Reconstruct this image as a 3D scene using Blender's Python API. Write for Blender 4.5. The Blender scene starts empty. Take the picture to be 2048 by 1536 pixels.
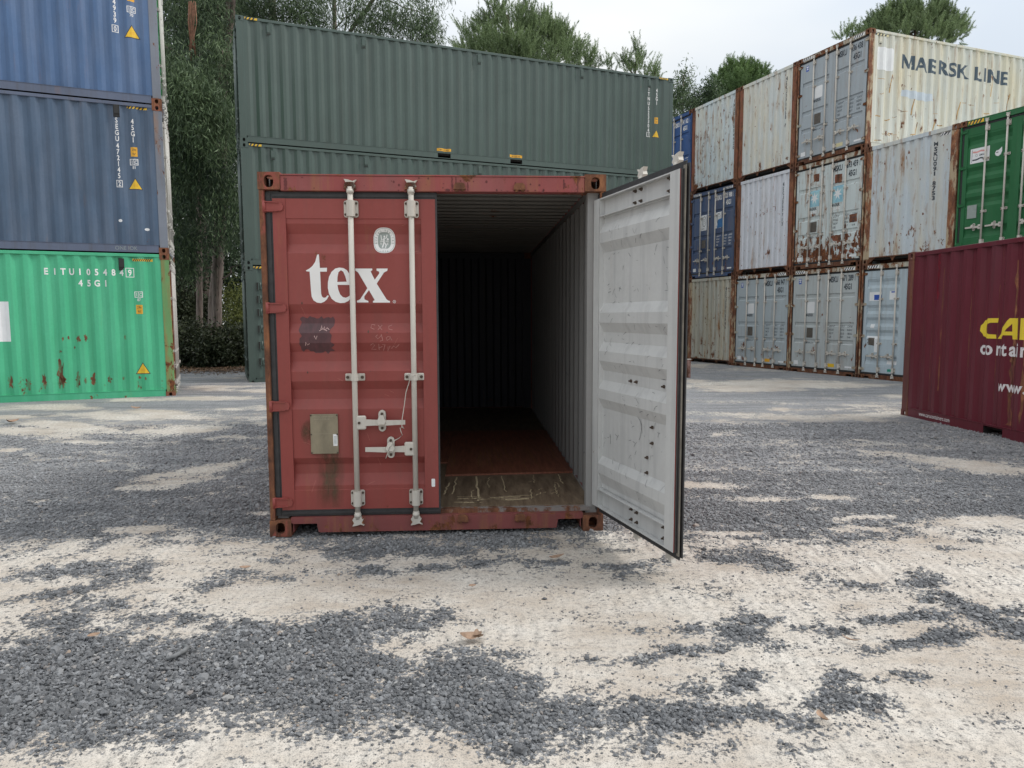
import bpy, bmesh, math, random
import numpy as np
from mathutils import Matrix, Vector
random.seed(7)
RNG = np.random.default_rng(11)
S = bpy.context.scene
COL = S.collection

# ------------------------------------------------------------------ camera, sky, sun, exposure
FPX, CAMH, PITCH, ROLL = 1426.57, 1.5867, 0.0941, -0.0033
cd = bpy.data.cameras.new('camera')
cd.sensor_width = 36.0
cd.lens = FPX / 2048 * 36
cd.clip_start = 0.05
cd.clip_end = 2000
cam = bpy.data.objects.new('camera', cd)
COL.objects.link(cam)
_c, _s = math.cos(PITCH), math.sin(PITCH)
_cr, _sr = math.cos(ROLL), math.sin(ROLL)
_F = Vector((0, _c, -_s)); _Z = Vector((0, _s, _c)); _R = Vector((1, 0, 0))
_X = _R * _cr + _Z * _sr
_Y = _Z * _cr - _R * _sr
cam.matrix_world = Matrix(((_X.x, _Y.x, -_F.x, 0), (_X.y, _Y.y, -_F.y, 0), (_X.z, _Y.z, -_F.z, CAMH), (0, 0, 0, 1)))
S.camera = cam
S.view_settings.view_transform = 'Standard'
S.view_settings.look = 'None'
S.view_settings.exposure = 0.44
S.view_settings.gamma = 1.0
S.view_settings.use_curve_mapping = False
S.cycles.max_bounces = 6
S.cycles.diffuse_bounces = 4
S.cycles.transparent_max_bounces = 6

SUN_AZ, SUN_EL = math.radians(88), math.radians(47)      # azimuth clockwise from +y
w = bpy.data.worlds.new('World')
S.world = w
w.use_nodes = True
wt = w.node_tree
wt.nodes.clear()
def wn(t, **k):
    n = wt.nodes.new(t)
    for a, b in k.items():
        setattr(n, a, b)
    return n
wo = wn('ShaderNodeOutputWorld')
bg = wn('ShaderNodeBackground')
bg.inputs['Strength'].default_value = 0.1
sky = wn('ShaderNodeTexSky', sky_type='NISHITA', sun_disc=False)
sky.sun_elevation = SUN_EL
sky.sun_rotation = SUN_AZ
tc = wn('ShaderNodeTexCoord')
sx = wn('ShaderNodeSeparateXYZ')
wt.links.new(tc.outputs['Generated'], sx.inputs[0])
# overcast deck: brighter towards the zenith, all round the sky alike
gr = wn('ShaderNodeMapRange')
gr.inputs['From Min'].default_value = 0.0
gr.inputs['From Max'].default_value = 1.0
gr.inputs['To Min'].default_value = 4.3
gr.inputs['To Max'].default_value = 12.2
wt.links.new(sx.outputs['Z'], gr.inputs['Value'])
mp = wn('ShaderNodeMapping')
mp.inputs['Scale'].default_value = (1.5, 1.5, 4.0)
mp.inputs['Location'].default_value = (0.35, 0.1, 0.2)
wt.links.new(tc.outputs['Generated'], mp.inputs['Vector'])
nz = wn('ShaderNodeTexNoise')
nz.inputs['Scale'].default_value = 1.3
nz.inputs['Detail'].default_value = 4
nz.inputs['Roughness'].default_value = 0.45
wt.links.new(mp.outputs[0], nz.inputs['Vector'])
rp = wn('ShaderNodeValToRGB')
rp.color_ramp.elements[0].position = 0.34
rp.color_ramp.elements[0].color = (0.86, 0.94, 1.03, 1)
rp.color_ramp.elements[1].position = 0.62
rp.color_ramp.elements[1].color = (1.12, 1.13, 1.11, 1)
wt.links.new(nz.outputs['Fac'], rp.inputs['Fac'])
mu = wn('ShaderNodeVectorMath', operation='SCALE')
wt.links.new(rp.outputs['Color'], mu.inputs[0])
wt.links.new(gr.outputs[0], mu.inputs['Scale'])
mx = wn('ShaderNodeMix', data_type='RGBA')
mx.inputs['Factor'].default_value = 0.9
wt.links.new(sky.outputs['Color'], mx.inputs['A'])
wt.links.new(mu.outputs[0], mx.inputs['B'])
wt.links.new(mx.outputs['Result'], bg.inputs['Color'])
wt.links.new(bg.outputs[0], wo.inputs['Surface'])

sl = bpy.data.lights.new('sun', 'SUN')
sl.energy = 1.5
sl.angle = math.radians(14)
sl.color = (1.0, 0.96, 0.9)
sun = bpy.data.objects.new('sun', sl)
COL.objects.link(sun)
_sd = Vector((math.sin(SUN_AZ) * math.cos(SUN_EL), math.cos(SUN_AZ) * math.cos(SUN_EL), math.sin(SUN_EL)))
sun.rotation_euler = _sd.to_track_quat('Z', 'Y').to_euler()

# ------------------------------------------------------------------ helpers
class MB:
    def __init__(s):
        s.v = []; s.f = []; s.mi = []; s.sm = []
    def add(s, vs, fs, mi=0, sm=False):
        o = len(s.v)
        s.v += [tuple(p) for p in vs]
        s.f += [tuple(i + o for i in q) for q in fs]
        s.mi += [mi] * len(fs)
        s.sm += [sm] * len(fs)
    def box(s, x0, x1, y0, y1, z0, z1, mi=0, c=0):
        if c:
            for ax in (0,):
                pass
            P = [(x0 + c, y0), (x1 - c, y0), (x1, y0 + c), (x1, y1 - c), (x1 - c, y1), (x0 + c, y1), (x0, y1 - c), (x0, y0 + c)]
            n = 8
            vs = [(a, b, z0 + c) for a, b in P] + [(a, b, z1 - c) for a, b in P]
            Q = [(x0 + c, y0 + c), (x1 - c, y0 + c), (x1 - c, y1 - c), (x0 + c, y1 - c)]
            vs += [(a, b, z0) for a, b in Q] + [(a, b, z1) for a, b in Q]
            fs = [(i, (i + 1) % n, n + (i + 1) % n, n + i) for i in range(n)]
            for base, lo in ((16, 0), (20, 8)):
                fs.append((base, base + 1, base + 2, base + 3))
                for k in range(4):
                    a, b = lo + 2 * k, lo + 2 * k + 1
                    fs.append((a, b, base + (k + 1) % 4, base + k))
                    fs.append((b, lo + (2 * k + 2) % 8, base + (k + 1) % 4))
            s.add(vs, fs, mi)
            return
        vs = [(x0, y0, z0), (x1, y0, z0), (x1, y1, z0), (x0, y1, z0), (x0, y0, z1), (x1, y0, z1), (x1, y1, z1), (x0, y1, z1)]
        s.add(vs, [(0, 3, 2, 1), (4, 5, 6, 7), (0, 1, 5, 4), (1, 2, 6, 5), (2, 3, 7, 6), (3, 0, 4, 7)], mi)
    def prism(s, poly, ax, a, b, mi=0):
        def p(u, v, t):
            return (t, u, v) if ax == 'x' else (u, t, v) if ax == 'y' else (u, v, t)
        n = len(poly)
        vs = [p(u, v, a) for u, v in poly] + [p(u, v, b) for u, v in poly]
        fs = [tuple(range(n))[::-1], tuple(range(n, 2 * n))] + [(i, (i + 1) % n, n + (i + 1) % n, n + i) for i in range(n)]
        s.add(vs, fs, mi)
    def tube(s, pts, r, n=8, mi=0, sm=True, caps=True):
        pts = [Vector(p) for p in pts]
        rs = r if isinstance(r, (list, tuple)) else [r] * len(pts)
        vs = []
        for i, p in enumerate(pts):
            d = (pts[min(i + 1, len(pts) - 1)] - pts[max(i - 1, 0)]).normalized()
            up = Vector((0, 0, 1)) if abs(d.z) < 0.9 else Vector((1, 0, 0))
            a = d.cross(up).normalized(); b = d.cross(a)
            for k in range(n):
                t = 2 * math.pi * k / n
                vs.append(p + (a * math.cos(t) + b * math.sin(t)) * rs[i])
        fs = []
        for i in range(len(pts) - 1):
            for k in range(n):
                fs.append((i * n + k, i * n + (k + 1) % n, (i + 1) * n + (k + 1) % n, (i + 1) * n + k))
        s.add(vs, fs, mi, sm)
        if caps:
            o = len(s.v) - len(vs)
            s.f.append(tuple(o + k for k in range(n))[::-1]); s.mi.append(mi); s.sm.append(False)
            s.f.append(tuple(o + (len(pts) - 1) * n + k for k in range(n))); s.mi.append(mi); s.sm.append(False)
    def sheet(s, rows, mi=0, sm=False):
        n = len(rows[0])
        vs = [p for r in rows for p in r]
        fs = [(i * n + k, i * n + k + 1, (i + 1) * n + k + 1, (i + 1) * n + k) for i in range(len(rows) - 1) for k in range(n - 1)]
        s.add(vs, fs, mi, sm)
    def mesh(s, name):
        me = bpy.data.meshes.new(name)
        me.from_pydata(s.v, [], s.f)
        me.polygons.foreach_set('material_index', s.mi)
        me.polygons.foreach_set('use_smooth', s.sm)
        for _ in range(max(s.mi, default=0) + 1):
            me.materials.append(None)
        me.update()
        return me

def obj(name, me, mats, parent=None, label=None, loc=None):
    if isinstance(me, MB):
        me = me.mesh(name)
    if not isinstance(mats, (list, tuple)):
        mats = [mats]
    o = bpy.data.objects.new(name, me)
    COL.objects.link(o)
    while len(me.materials) < len(mats):
        me.materials.append(None)
    for i, sl_ in enumerate(o.material_slots):
        sl_.link = 'OBJECT'
        sl_.material = mats[min(i, len(mats) - 1)]
    if parent:
        o.parent = parent
    if label:
        o['label'] = label
    if loc:
        o.location = loc
    return o

def tag(o, label, cat, group=None):
    o['label'] = label; o['category'] = cat
    if group:
        o['group'] = group
    return o

def thing(name, label, cat, loc=(0, 0, 0), rz=0, group=None):
    o = bpy.data.objects.new(name, None)
    COL.objects.link(o)
    o.location = loc; o.rotation_euler = (0, 0, rz); o.empty_display_size = 0.3
    return tag(o, label, cat, group)

CACHE = {}
def cached(key, fn):
    if key not in CACHE:
        CACHE[key] = fn().mesh(key[0] if isinstance(key, tuple) else key)
    return CACHE[key]

def world_at(px, py, Y):
    """point at depth Y on the line of sight through a photo pixel"""
    u, v = px - 1024, py - 768
    a = u * _cr + v * _sr; b = -u * _sr + v * _cr
    d = _F * FPX + _R * a - _Z * b
    t = Y / d.y
    return Vector((d.x * t, Y, CAMH + d.z * t))

# ------------------------------------------------------------------ materials
def newmat(name):
    m = bpy.data.materials.new(name)
    m.use_nodes = True
    nt = m.node_tree
    nt.nodes.clear()
    out = nt.nodes.new('ShaderNodeOutputMaterial')
    bs = nt.nodes.new('ShaderNodeBsdfPrincipled')
    nt.links.new(bs.outputs[0], out.inputs[0])
    return m, nt, bs, out

class NB:
    def __init__(s, nt):
        s.nt = nt
    def n(s, t, ins=None, **k):
        nd = s.nt.nodes.new(t)
        for a, b in k.items():
            setattr(nd, a, b)
        for a, b in (ins or {}).items():
            s.set(nd.inputs[a], b)
        return nd
    def set(s, inp, v):
        if isinstance(v, bpy.types.NodeSocket):
            s.nt.links.new(v, inp)
        else:
            inp.default_value = v
    def noise(s, vec, scale, detail=4, rough=0.55, dist=0.0):
        return s.n('ShaderNodeTexNoise', {'Vector': vec, 'Scale': scale, 'Detail': detail, 'Roughness': rough, 'Distortion': dist}).outputs['Fac']
    def scale(s, vec, sc, loc=(0, 0, 0)):
        return s.n('ShaderNodeMapping', {'Vector': vec, 'Scale': sc, 'Location': loc}).outputs[0]
    def ramp(s, v, a, b, c=0.0, d=1.0):
        nd = s.n('ShaderNodeMapRange', {'Value': v, 'From Min': a, 'From Max': b, 'To Min': c, 'To Max': d})
        return nd.outputs[0]
    def m(s, op, a, b=0.0):
        nd = s.n('ShaderNodeMath', operation=op)
        s.set(nd.inputs[0], a); s.set(nd.inputs[1], b)
        return nd.outputs[0]
    def mix(s, f, a, b):
        nd = s.n('ShaderNodeMix', data_type='RGBA')
        s.set(nd.inputs['Factor'], f)
        s.set(nd.inputs['A'], a if isinstance(a, bpy.types.NodeSocket) else (*a, 1))
        s.set(nd.inputs['B'], b if isinstance(b, bpy.types.NodeSocket) else (*b, 1))
        return nd.outputs['Result']
    def bump(s, h, st, dist):
        return s.n('ShaderNodeBump', {'Height': h, 'Strength': st, 'Distance': dist}).outputs[0]
    def coords(s):
        t = s.n('ShaderNodeTexCoord').outputs['Object']
        oi = s.n('ShaderNodeObjectInfo').outputs['Location']
        off = s.n('ShaderNodeVectorMath', operation='SCALE')
        s.set(off.inputs[0], oi); off.inputs['Scale'].default_value = 7.13
        ad = s.n('ShaderNodeVectorMath', operation='ADD')
        s.set(ad.inputs[0], t); s.set(ad.inputs[1], off.outputs[0])
        return t, ad.outputs[0]

RUST_D, RUST_M, RUST_L = (0.04, 0.018, 0.012), (0.16, 0.06, 0.027), (0.36, 0.155, 0.06)
def paint(name, col, rust=0.2, streak=0.3, fade=None, fadeamt=0.5, var=0.15, rough=0.55, low=0.08, H=2.9, chip=4.0, dent=0.3, spec=0.28, dirtcol=(0.09, 0.075, 0.06), stain=0.6):
    m, nt, bs, out = newmat(name)
    b = NB(nt)
    raw, co = b.coords()
    big = b.noise(co, 0.9, 4, 0.6)
    fine = b.noise(co, 23, 4, 0.7)
    stv = b.noise(b.scale(co, (6, 6, 0.28)), 1.6, 5, 0.65)
    chn = b.noise(b.scale(co, (1, 1, 0.6)), chip, 9, 0.68, 0.2)
    big2 = b.noise(b.scale(co, (1, 1, 1), (31, 7, 3)), 0.7, 3, 0.5)
    z = b.n('ShaderNodeSeparateXYZ', {0: raw}).outputs['Z']
    zb = b.ramp(z, 0.15, 1.0, low, 0.0)
    zt = b.ramp(z, H - 0.45, H - 0.05, 0.0, low * 0.6)
    c = tuple(col)
    dark = tuple(x * (1 - var) for x in c); lite = tuple(min(1, x * (1 + var)) for x in c)
    base = b.mix(b.ramp(big, 0.3, 0.7), dark, lite)
    if fade:
        base = b.mix(b.m('MULTIPLY', b.ramp(b.noise(b.scale(co, (2.2, 2.2, 0.35), (5, 1, 9)), 1.3, 4, 0.6), 0.42, 0.68), fadeamt), base, fade)
    base = b.mix(b.ramp(fine, 0.35, 0.75, 0.0, 0.22), base, tuple(x * 0.72 for x in c))
    base = b.mix(b.m('MULTIPLY', b.ramp(stv, 0.5, 0.78), streak), base, dirtcol)
    val = b.m('ADD', b.m('ADD', chn, b.m('MULTIPLY', b.m('SUBTRACT', big2, 0.5), 0.28)), b.m('ADD', zb, zt))
    t = 0.735 - 0.22 * rust
    # stains bleeding down from the chips
    stn = b.noise(b.scale(co, (5.5, 5.5, 0.55), (2, 2, 2)), 1.4, 6, 0.7)
    sm_ = b.m('MULTIPLY', b.ramp(b.m('ADD', b.m('MULTIPLY', stn, 0.75), b.m('MULTIPLY', val, 0.25)), 0.60 - 0.16 * rust, 0.74 - 0.16 * rust), stain * min(1, 0.35 + rust))
    base = b.mix(sm_, base, (0.30, 0.15, 0.06))
    cm = b.ramp(val, t, t + 0.035)
    rc = b.n('ShaderNodeValToRGB', {'Fac': b.noise(co, 17, 6, 0.75)})
    e = rc.color_ramp.elements
    e[0].position = 0.3; e[0].color = (*RUST_D, 1)
    e[1].position = 0.72; e[1].color = (*RUST_L, 1)
    k = e.new(0.52); k.color = (*RUST_M, 1)
    base = b.mix(cm, base, rc.outputs['Color'])
    b.set(bs.inputs['Base Color'], base)
    b.set(bs.inputs['Roughness'], b.ramp(cm, 0, 1, rough, 0.92)); b.set(bs.inputs['Specular IOR Level'], spec)
    h = b.m('ADD', b.m('MULTIPLY', cm, -0.10), b.m('ADD', b.m('MULTIPLY', big, 1.6 * dent), b.m('MULTIPLY', fine, 0.05)))
    b.set(bs.inputs['Normal'], b.bump(h, 0.5, 0.02))
    return m

def rusty(name, keep, amount=0.6, rough=0.9, warm=1.0):
    """bare rusting steel with patches of old paint"""
    m, nt, bs, out = newmat(name)
    b = NB(nt)
    raw, co = b.coords()
    rc = b.n('ShaderNodeValToRGB', {'Fac': b.noise(b.scale(co, (1, 1, 0.45)), 9, 8, 0.75)})
    e = rc.color_ramp.elements
    e[0].position = 0.3; e[0].color = (*RUST_D, 1)
    e[1].position = 0.72; e[1].color = (0.27 * warm, 0.115 * warm, 0.05 * warm, 1)
    k = e.new(0.5); k.color = (0.12 * warm, 0.048 * warm, 0.025 * warm, 1)
    pn = b.noise(b.scale(co, (1, 1, 0.3), (3, 3, 3)), 7, 8, 0.7)
    pm = b.ramp(pn, amount - 0.03, amount + 0.03)
    b.set(bs.inputs['Base Color'], b.mix(pm, rc.outputs['Color'], keep))
    b.set(bs.inputs['Roughness'], rough)
    b.set(bs.inputs['Normal'], b.bump(b.noise(co, 45, 5, 0.7), 0.5, 0.006))
    return m

def plain(name, col, rough=0.6, var=0.2, sc=12, metal=0.0, bump=0.0, col2=None, stretch=(1, 1, 1)):
    m, nt, bs, out = newmat(name)
    b = NB(nt)
    raw, co = b.coords()
    nz_ = b.noise(b.scale(co, stretch), sc, 6, 0.65)
    b.set(bs.inputs['Base Color'], b.mix(b.ramp(nz_, 0.35, 0.68), tuple(x * (1 - var) for x in col), col2 or tuple(min(1, x * (1 + var * 0.5)) for x in col)))
    b.set(bs.inputs['Roughness'], rough); b.set(bs.inputs['Metallic'], metal)
    if bump:
        b.set(bs.inputs['Normal'], b.bump(nz_, 0.6, bump))
    return m

def worn_print(name, col, under, wear=0.3):
    """painted lettering that has flaked in places"""
    m, nt, bs, out = newmat(name)
    b = NB(nt)
    raw, co = b.coords()
    nz_ = b.noise(b.scale(co, (1, 1, 0.5)), 9, 8, 0.7)
    b.set(bs.inputs['Base Color'], b.mix(b.ramp(nz_, 0.72 - wear * 0.3, 0.76 - wear * 0.3), col, under))
    b.set(bs.inputs['Roughness'], 0.6)
    return m

M = {}
M['tex_red'] = paint('oxide_red_paint', (0.262, 0.060, 0.052), rust=0.16, streak=0.22, var=0.07, rough=0.42, low=0.02, dent=0.12, fade=(0.32, 0.095, 0.088), fadeamt=0.35)
M['tex_frame'] = paint('frame_red_paint', (0.29, 0.068, 0.065), rust=0.5, streak=0.25, var=0.15, low=0.09, H=2.6, fade=(0.27, 0.11, 0.11), fadeamt=0.5, dent=0.1)
M['tex_sill'] = paint('sill_red_paint', (0.20, 0.06, 0.058), rust=0.62, streak=0.6, var=0.2, low=0.05, H=2.6, dent=0.1, dirtcol=(0.13, 0.07, 0.055))
M['tex_rust'] = rusty('rusted_frame_steel', (0.25, 0.07, 0.05), 0.60, warm=1.25)
M['inside_grey'] = paint('inside_grey_paint', (0.30, 0.295, 0.29), rust=0.12, streak=0.16, var=0.05, low=0.05, dent=0.2, dirtcol=(0.12, 0.12, 0.13), stain=0.3)
M['inside_back_shade'] = paint('painted_back_shade', (0.05, 0.055, 0.068), rust=0.1, streak=0.2, dent=0.2)  # shade at the far end of the interior is put into this dark colour
M['inside_roof'] = paint('inside_roof_paint', (0.24, 0.23, 0.215), rust=0.25, streak=0.2, dent=0.2)
M['threshold'] = rusty('worn_threshold_steel', (0.22, 0.20, 0.19), 0.50, warm=1.2)
M['door_inside'] = paint('door_inside_paint', (0.54, 0.545, 0.54), rust=0.20, streak=0.55, var=0.10, low=0.0, dent=0.15, dirtcol=(0.26, 0.265, 0.275), stain=0.15, chip=9.0)
M['rubber'] = plain('rubber_seal', (0.035, 0.035, 0.037), 0.6, 0.3, 20, bump=0.002)
M['seal_tan'] = plain('dusty_seal', (0.20, 0.18, 0.15), 0.8, 0.3, 12)
M['rubber_grey'] = plain('rubber_seal_grey', (0.055, 0.052, 0.05), 0.7, 0.3, 20)
M['galv'] = paint('galvanised_rod', (0.56, 0.53, 0.48), rust=0.16, streak=0.35, var=0.1, rough=0.55, low=0.04, dirtcol=(0.22, 0.18, 0.14), chip=12, dent=0.05)
M['bolt'] = plain('rusty_bolt', (0.085, 0.06, 0.045), 0.85, 0.4, 40)
M['dark'] = plain('dark_underside', (0.025, 0.022, 0.02), 0.9, 0.3, 5)
M['white_print'] = plain('white_print', (0.80, 0.79, 0.78), 0.55, 0.06, 6)
M['black_print'] = plain('dark_print', (0.035, 0.045, 0.06), 0.6, 0.15, 8)
M['yellow'] = plain('yellow_print', (0.80, 0.50, 0.03), 0.5, 0.1, 6)
M['orange_y'] = plain('amber_print', (0.78, 0.40, 0.03), 0.5, 0.1, 6)
M['black'] = plain('black_print', (0.02, 0.02, 0.02), 0.6, 0.1, 6)
M['sticker'] = plain('white_sticker', (0.78, 0.79, 0.80), 0.5, 0.06, 5)
M['chalk'] = plain('chalk_line', (0.62, 0.42, 0.40), 0.9, 0.3, 30)
M['chalk_faint'] = plain('faint_chalk_line', (0.46, 0.22, 0.20), 0.9, 0.3, 30)
M['plate'] = plain('weathered_plate', (0.24, 0.205, 0.14), 0.6, 0.3, 9, bump=0.001, stretch=(1, 1, 0.5))
M['plate_dark'] = plain('dark_plate', (0.11, 0.095, 0.08), 0.6, 0.3, 9)
M['blue_print'] = plain('blue_print', (0.03, 0.09, 0.42), 0.5, 0.1, 6)
M['blue_patch'] = plain('blue_patch_paint', (0.02, 0.16, 0.40), 0.5, 0.15, 6)

# ------------------------------------------------------------------ flat print: 2-D shapes laid onto a (corrugated) face
def _curve_mesh(cu):
    o = bpy.data.objects.new('tmp', cu)
    me = o.to_mesh()
    bm = bmesh.new(); bm.from_mesh(me)
    o.to_mesh_clear()
    bpy.data.objects.remove(o); bpy.data.curves.remove(cu)
    return bm
_CAP = []
def text2d(s, cap, x=0, y=0, sx=0.75, bold=0.02, align='LEFT', sp=1.0):
    """baseline at y, capitals 'cap' high"""
    def mk(t, al='LEFT'):
        cu = bpy.data.curves.new('tmp', 'FONT')
        cu.body = t; cu.resolution_u = 3; cu.offset = bold; cu.align_x = al; cu.space_character = sp
        return _curve_mesh(cu)
    if not _CAP:
        b0 = mk('H'); _CAP.append(max(v.co.y for v in b0.verts)); b0.free()
    bm = mk(s, align)
    k = cap / _CAP[0]
    for v in bm.verts:
        v.co.x = v.co.x * k * sx + x; v.co.y = v.co.y * k + y
    return bm
def poly2d(loops):
    cu = bpy.data.curves.new('tmp', 'CURVE')
    cu.dimensions = '2D'; cu.fill_mode = 'BOTH'
    for lp in loops:
        sp = cu.splines.new('POLY'); sp.points.add(len(lp) - 1)
        for p, q in zip(sp.points, lp):
            p.co = (q[0], q[1], 0, 1)
        sp.use_cyclic_u = True
    return _curve_mesh(cu)
def rect2d(a, b, c, d, r=0.0):
    bm = bmesh.new()
    if r:
        P = []
        for cx, cy, t0 in ((c - r, d - r, 0), (a + r, d - r, 90), (a + r, b + r, 180), (c - r, b + r, 270)):
            for k in range(4):
                t = math.radians(t0 + 30 * k)
                P.append((cx + r * math.cos(t), cy + r * math.sin(t)))
    else:
        P = [(a, b), (c, b), (c, d), (a, d)]
    bm.faces.new([bm.verts.new((x, y, 0)) for x, y in P])
    return bm
def ellipse2d(cx, cy, rx, ry, n=28, p=2.0, inner=None):
    def lp(k):
        o = []
        for i in range(n):
            t = 2 * math.pi * i / n
            c_, s_ = math.cos(t), math.sin(t)
            o.append((cx + rx * k * math.copysign(abs(c_) ** (2 / p), c_), cy + ry * k * math.copysign(abs(s_) ** (2 / p), s_)))
        return o
    return poly2d([lp(1)] + ([lp(inner)] if inner else []))
def ribbon2d(pts, w):
    bm = bmesh.new()
    L = []
    for i, p in enumerate(pts):
        a = Vector(pts[max(i - 1, 0)]); b_ = Vector(pts[min(i + 1, len(pts) - 1)])
        d = (b_ - a); d = d / max(d.length, 1e-6)
        n = Vector((-d.y, d.x)) * w / 2
        L.append((bm.verts.new((p[0] + n.x, p[1] + n.y, 0)), bm.verts.new((p[0] - n.x, p[1] - n.y, 0))))
    for (a, b_), (c, d) in zip(L, L[1:]):
        bm.faces.new((a, b_, d, c))
    return bm
def merge2d(bms):
    o = bmesh.new()
    for b_ in bms:
        me = bpy.data.meshes.new('tmp'); b_.to_mesh(me); b_.free()
        o.from_mesh(me); bpy.data.meshes.remove(me)
    return o
def vtext(s, cap, x, ytop, step, sx=0.75, bold=0.02):
    L = []
    for i, ch in enumerate(s):
        if ch != ' ':
            L.append(text2d(ch, cap, x, ytop - cap - i * step, sx, bold, 'CENTER'))
    return merge2d(L)
def tri2d(cx, cy, a):
    return poly2d([[(cx - a, cy - a * 0.8), (cx + a, cy - a * 0.8), (cx, cy + a * 0.95)]])
def stripes2d(x0, x1, y0, y1, n, slant=0.6):
    L = []
    p = (x1 - x0) / n
    for i in range(n):
        a = x0 + i * p
        h = y1 - y0
        L.append(poly2d([[(a, y0), (a + p * 0.5, y0), (a + p * 0.5 + h * slant, y1), (a + h * slant, y1)]]))
    return merge2d(L)

def decal(name, layers, face, parent, label=None):
    """layers: (2-D shape, material, height above the paint in mm); face: (mapping, u breaks, v breaks)"""
    mapf, bu, bv = face
    mb = MB(); mats = []
    for bm, mat, mm in layers:
        if not bm.verts:
            bm.free(); continue
        us = [v.co.x for v in bm.verts]; vs_ = [v.co.y for v in bm.verts]
        for brk, axn, lo, hi in ((bu, (1, 0, 0), min(us), max(us)), (bv, (0, 1, 0), min(vs_), max(vs_))):
            for q in brk:
                if lo + 1e-4 < q < hi - 1e-4:
                    bmesh.ops.bisect_plane(bm, geom=bm.verts[:] + bm.edges[:] + bm.faces[:], plane_co=(q * axn[0], q * axn[1], 0), plane_no=axn)
        bm.verts.index_update()
        if mat not in mats:
            mats.append(mat)
        mb.add([mapf(v.co.x, v.co.y, mm * 0.001) for v in bm.verts], [tuple(v.index for v in f.verts) for f in bm.faces], mats.index(mat))
        bm.free()
    o = obj(name, mb, mats, parent, label)
    if name in ('scuffs', 'scratches', 'rust_fleck', 'rust_scrape', 'rust_blister', 'chalk_scribble', 'rust_run'):
        o['kind'] = 'stuff'
    return o

# ------------------------------------------------------------------ shipping container
W = 2.438; HW = W / 2
CW, CL, CH = 0.152, 0.178, 0.118
SIDE_D0, SIDE_D1 = 0.012, 0.049
def side_profile(L):
    P = [(0.15, SIDE_D0), (0.26, SIDE_D0)]
    y = 0.26
    while y + 0.206 < L - 0.2:
        P += [(y + 0.068, SIDE_D1), (y + 0.138, SIDE_D1), (y + 0.206, SIDE_D0), (y + 0.278, SIDE_D0)]
        y += 0.278
    P.append((L - 0.1, SIDE_D0))
    return P
END_D0, END_D1 = 0.022, 0.060
def end_profile():
    P = [(-HW + 0.17, END_D0), (-HW + 0.20, END_D0)]
    x = -HW + 0.20
    while x + 0.20 < HW - 0.17:
        P += [(x + 0.03, END_D1), (x + 0.115, END_D1), (x + 0.145, END_D0), (x + 0.228, END_D0)]
        x += 0.228
    P.append((HW - 0.17, END_D0))
    return P
def interp(P, s):
    if s <= P[0][0]:
        return P[0][1]
    for (a, da), (b, db) in zip(P, P[1:]):
        if s <= b:
            return da + (db - da) * (s - a) / (b - a) if b > a else db
    return P[-1][1]
def face_side(L, sgn):
    """u = distance from the door end along y, z; sgn +1 right-hand side (x+), -1 left-hand side (read towards the door end)"""
    P = side_profile(L)
    return (lambda u, v, e: (sgn * (HW - interp(P, u) + e), u, v), [p[0] for p in P], [])
def face_side_flip(L, sgn):
    """u = minus the distance from the door end, so that text reads towards it"""
    P = side_profile(L)
    return (lambda u, v, e: (sgn * (HW - interp(P, -u) + e), -u, v), [-p[0] for p in P], [])
def face_end(L):
    P = end_profile()
    return (lambda u, v, e: (-u, L - interp(P, -u) + e, v), [-p[0] for p in P], [])

def fitting_mb(sx, ey, ez, L, H):
    """corner casting with an oblong hole on its outer faces"""
    mb = MB()
    def T(x, y, z):                                   # x outwards, y inwards from the end, z inwards from top/bottom
        return (sx * (HW - x), y if ey == 0 else L - y, z if ez == 0 else H - z)
    def face(fn, a, b, cu, cv, hu, hv, p=2.6, n=16):
        inn = []; outp = []; tun = []
        for i in range(n):
            t = 2 * math.pi * (i + 0.5) / n
            c_, s_ = math.cos(t), math.sin(t)
            u = cu + hu * math.copysign(abs(c_) ** (2 / p), c_); v = cv + hv * math.copysign(abs(s_) ** (2 / p), s_)
            ku = ((a - cu) if c_ > 0 else cu) / abs(c_); kv = ((b - cv) if s_ > 0 else cv) / abs(s_)
            k = min(ku, kv)
            inn.append((u, v)); outp.append((cu + c_ * k, cv + s_ * k, ku < kv))
        vs = [T(*fn(u, v, 0)) for u, v in inn] + [T(*fn(u, v, 0)) for u, v, _ in outp] + [T(*fn(u, v, 0.028)) for u, v in inn]
        fs = []
        for i in range(n):
            j = (i + 1) % n
            fs.append((i, j, n + j, n + i))
            fs.append((i, j, 2 * n + j, 2 * n + i))
            if outp[i][2] != outp[j][2]:
                u = a if (outp[i][0] + outp[j][0]) / 2 > cu else 0
                v = b if (outp[i][1] + outp[j][1]) / 2 > cv else 0
                vs.append(T(*fn(u, v, 0)))
                fs.append((n + i, n + j, len(vs) - 1))
        mb.add(vs, fs)
    face(lambda u, v, d: (u, d, v), CW, CH, 0.076, 0.062, 0.033, 0.042)
    face(lambda u, v, d: (d, u, v), CL, CH, 0.09, 0.062, 0.030, 0.040)
    face(lambda u, v, d: (u, v, d), CW, CL, 0.08, 0.09, 0.032, 0.060)
    mb.add([T(0, CL, 0), T(CW, CL, 0), T(CW, CL, CH), T(0, CL, CH), T(CW, 0, 0), T(CW, 0, CH), T(0, 0, CH)],
           [(0, 1, 2, 3), (1, 4, 5, 2), (3, 2, 5, 6)])
    return mb

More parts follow.
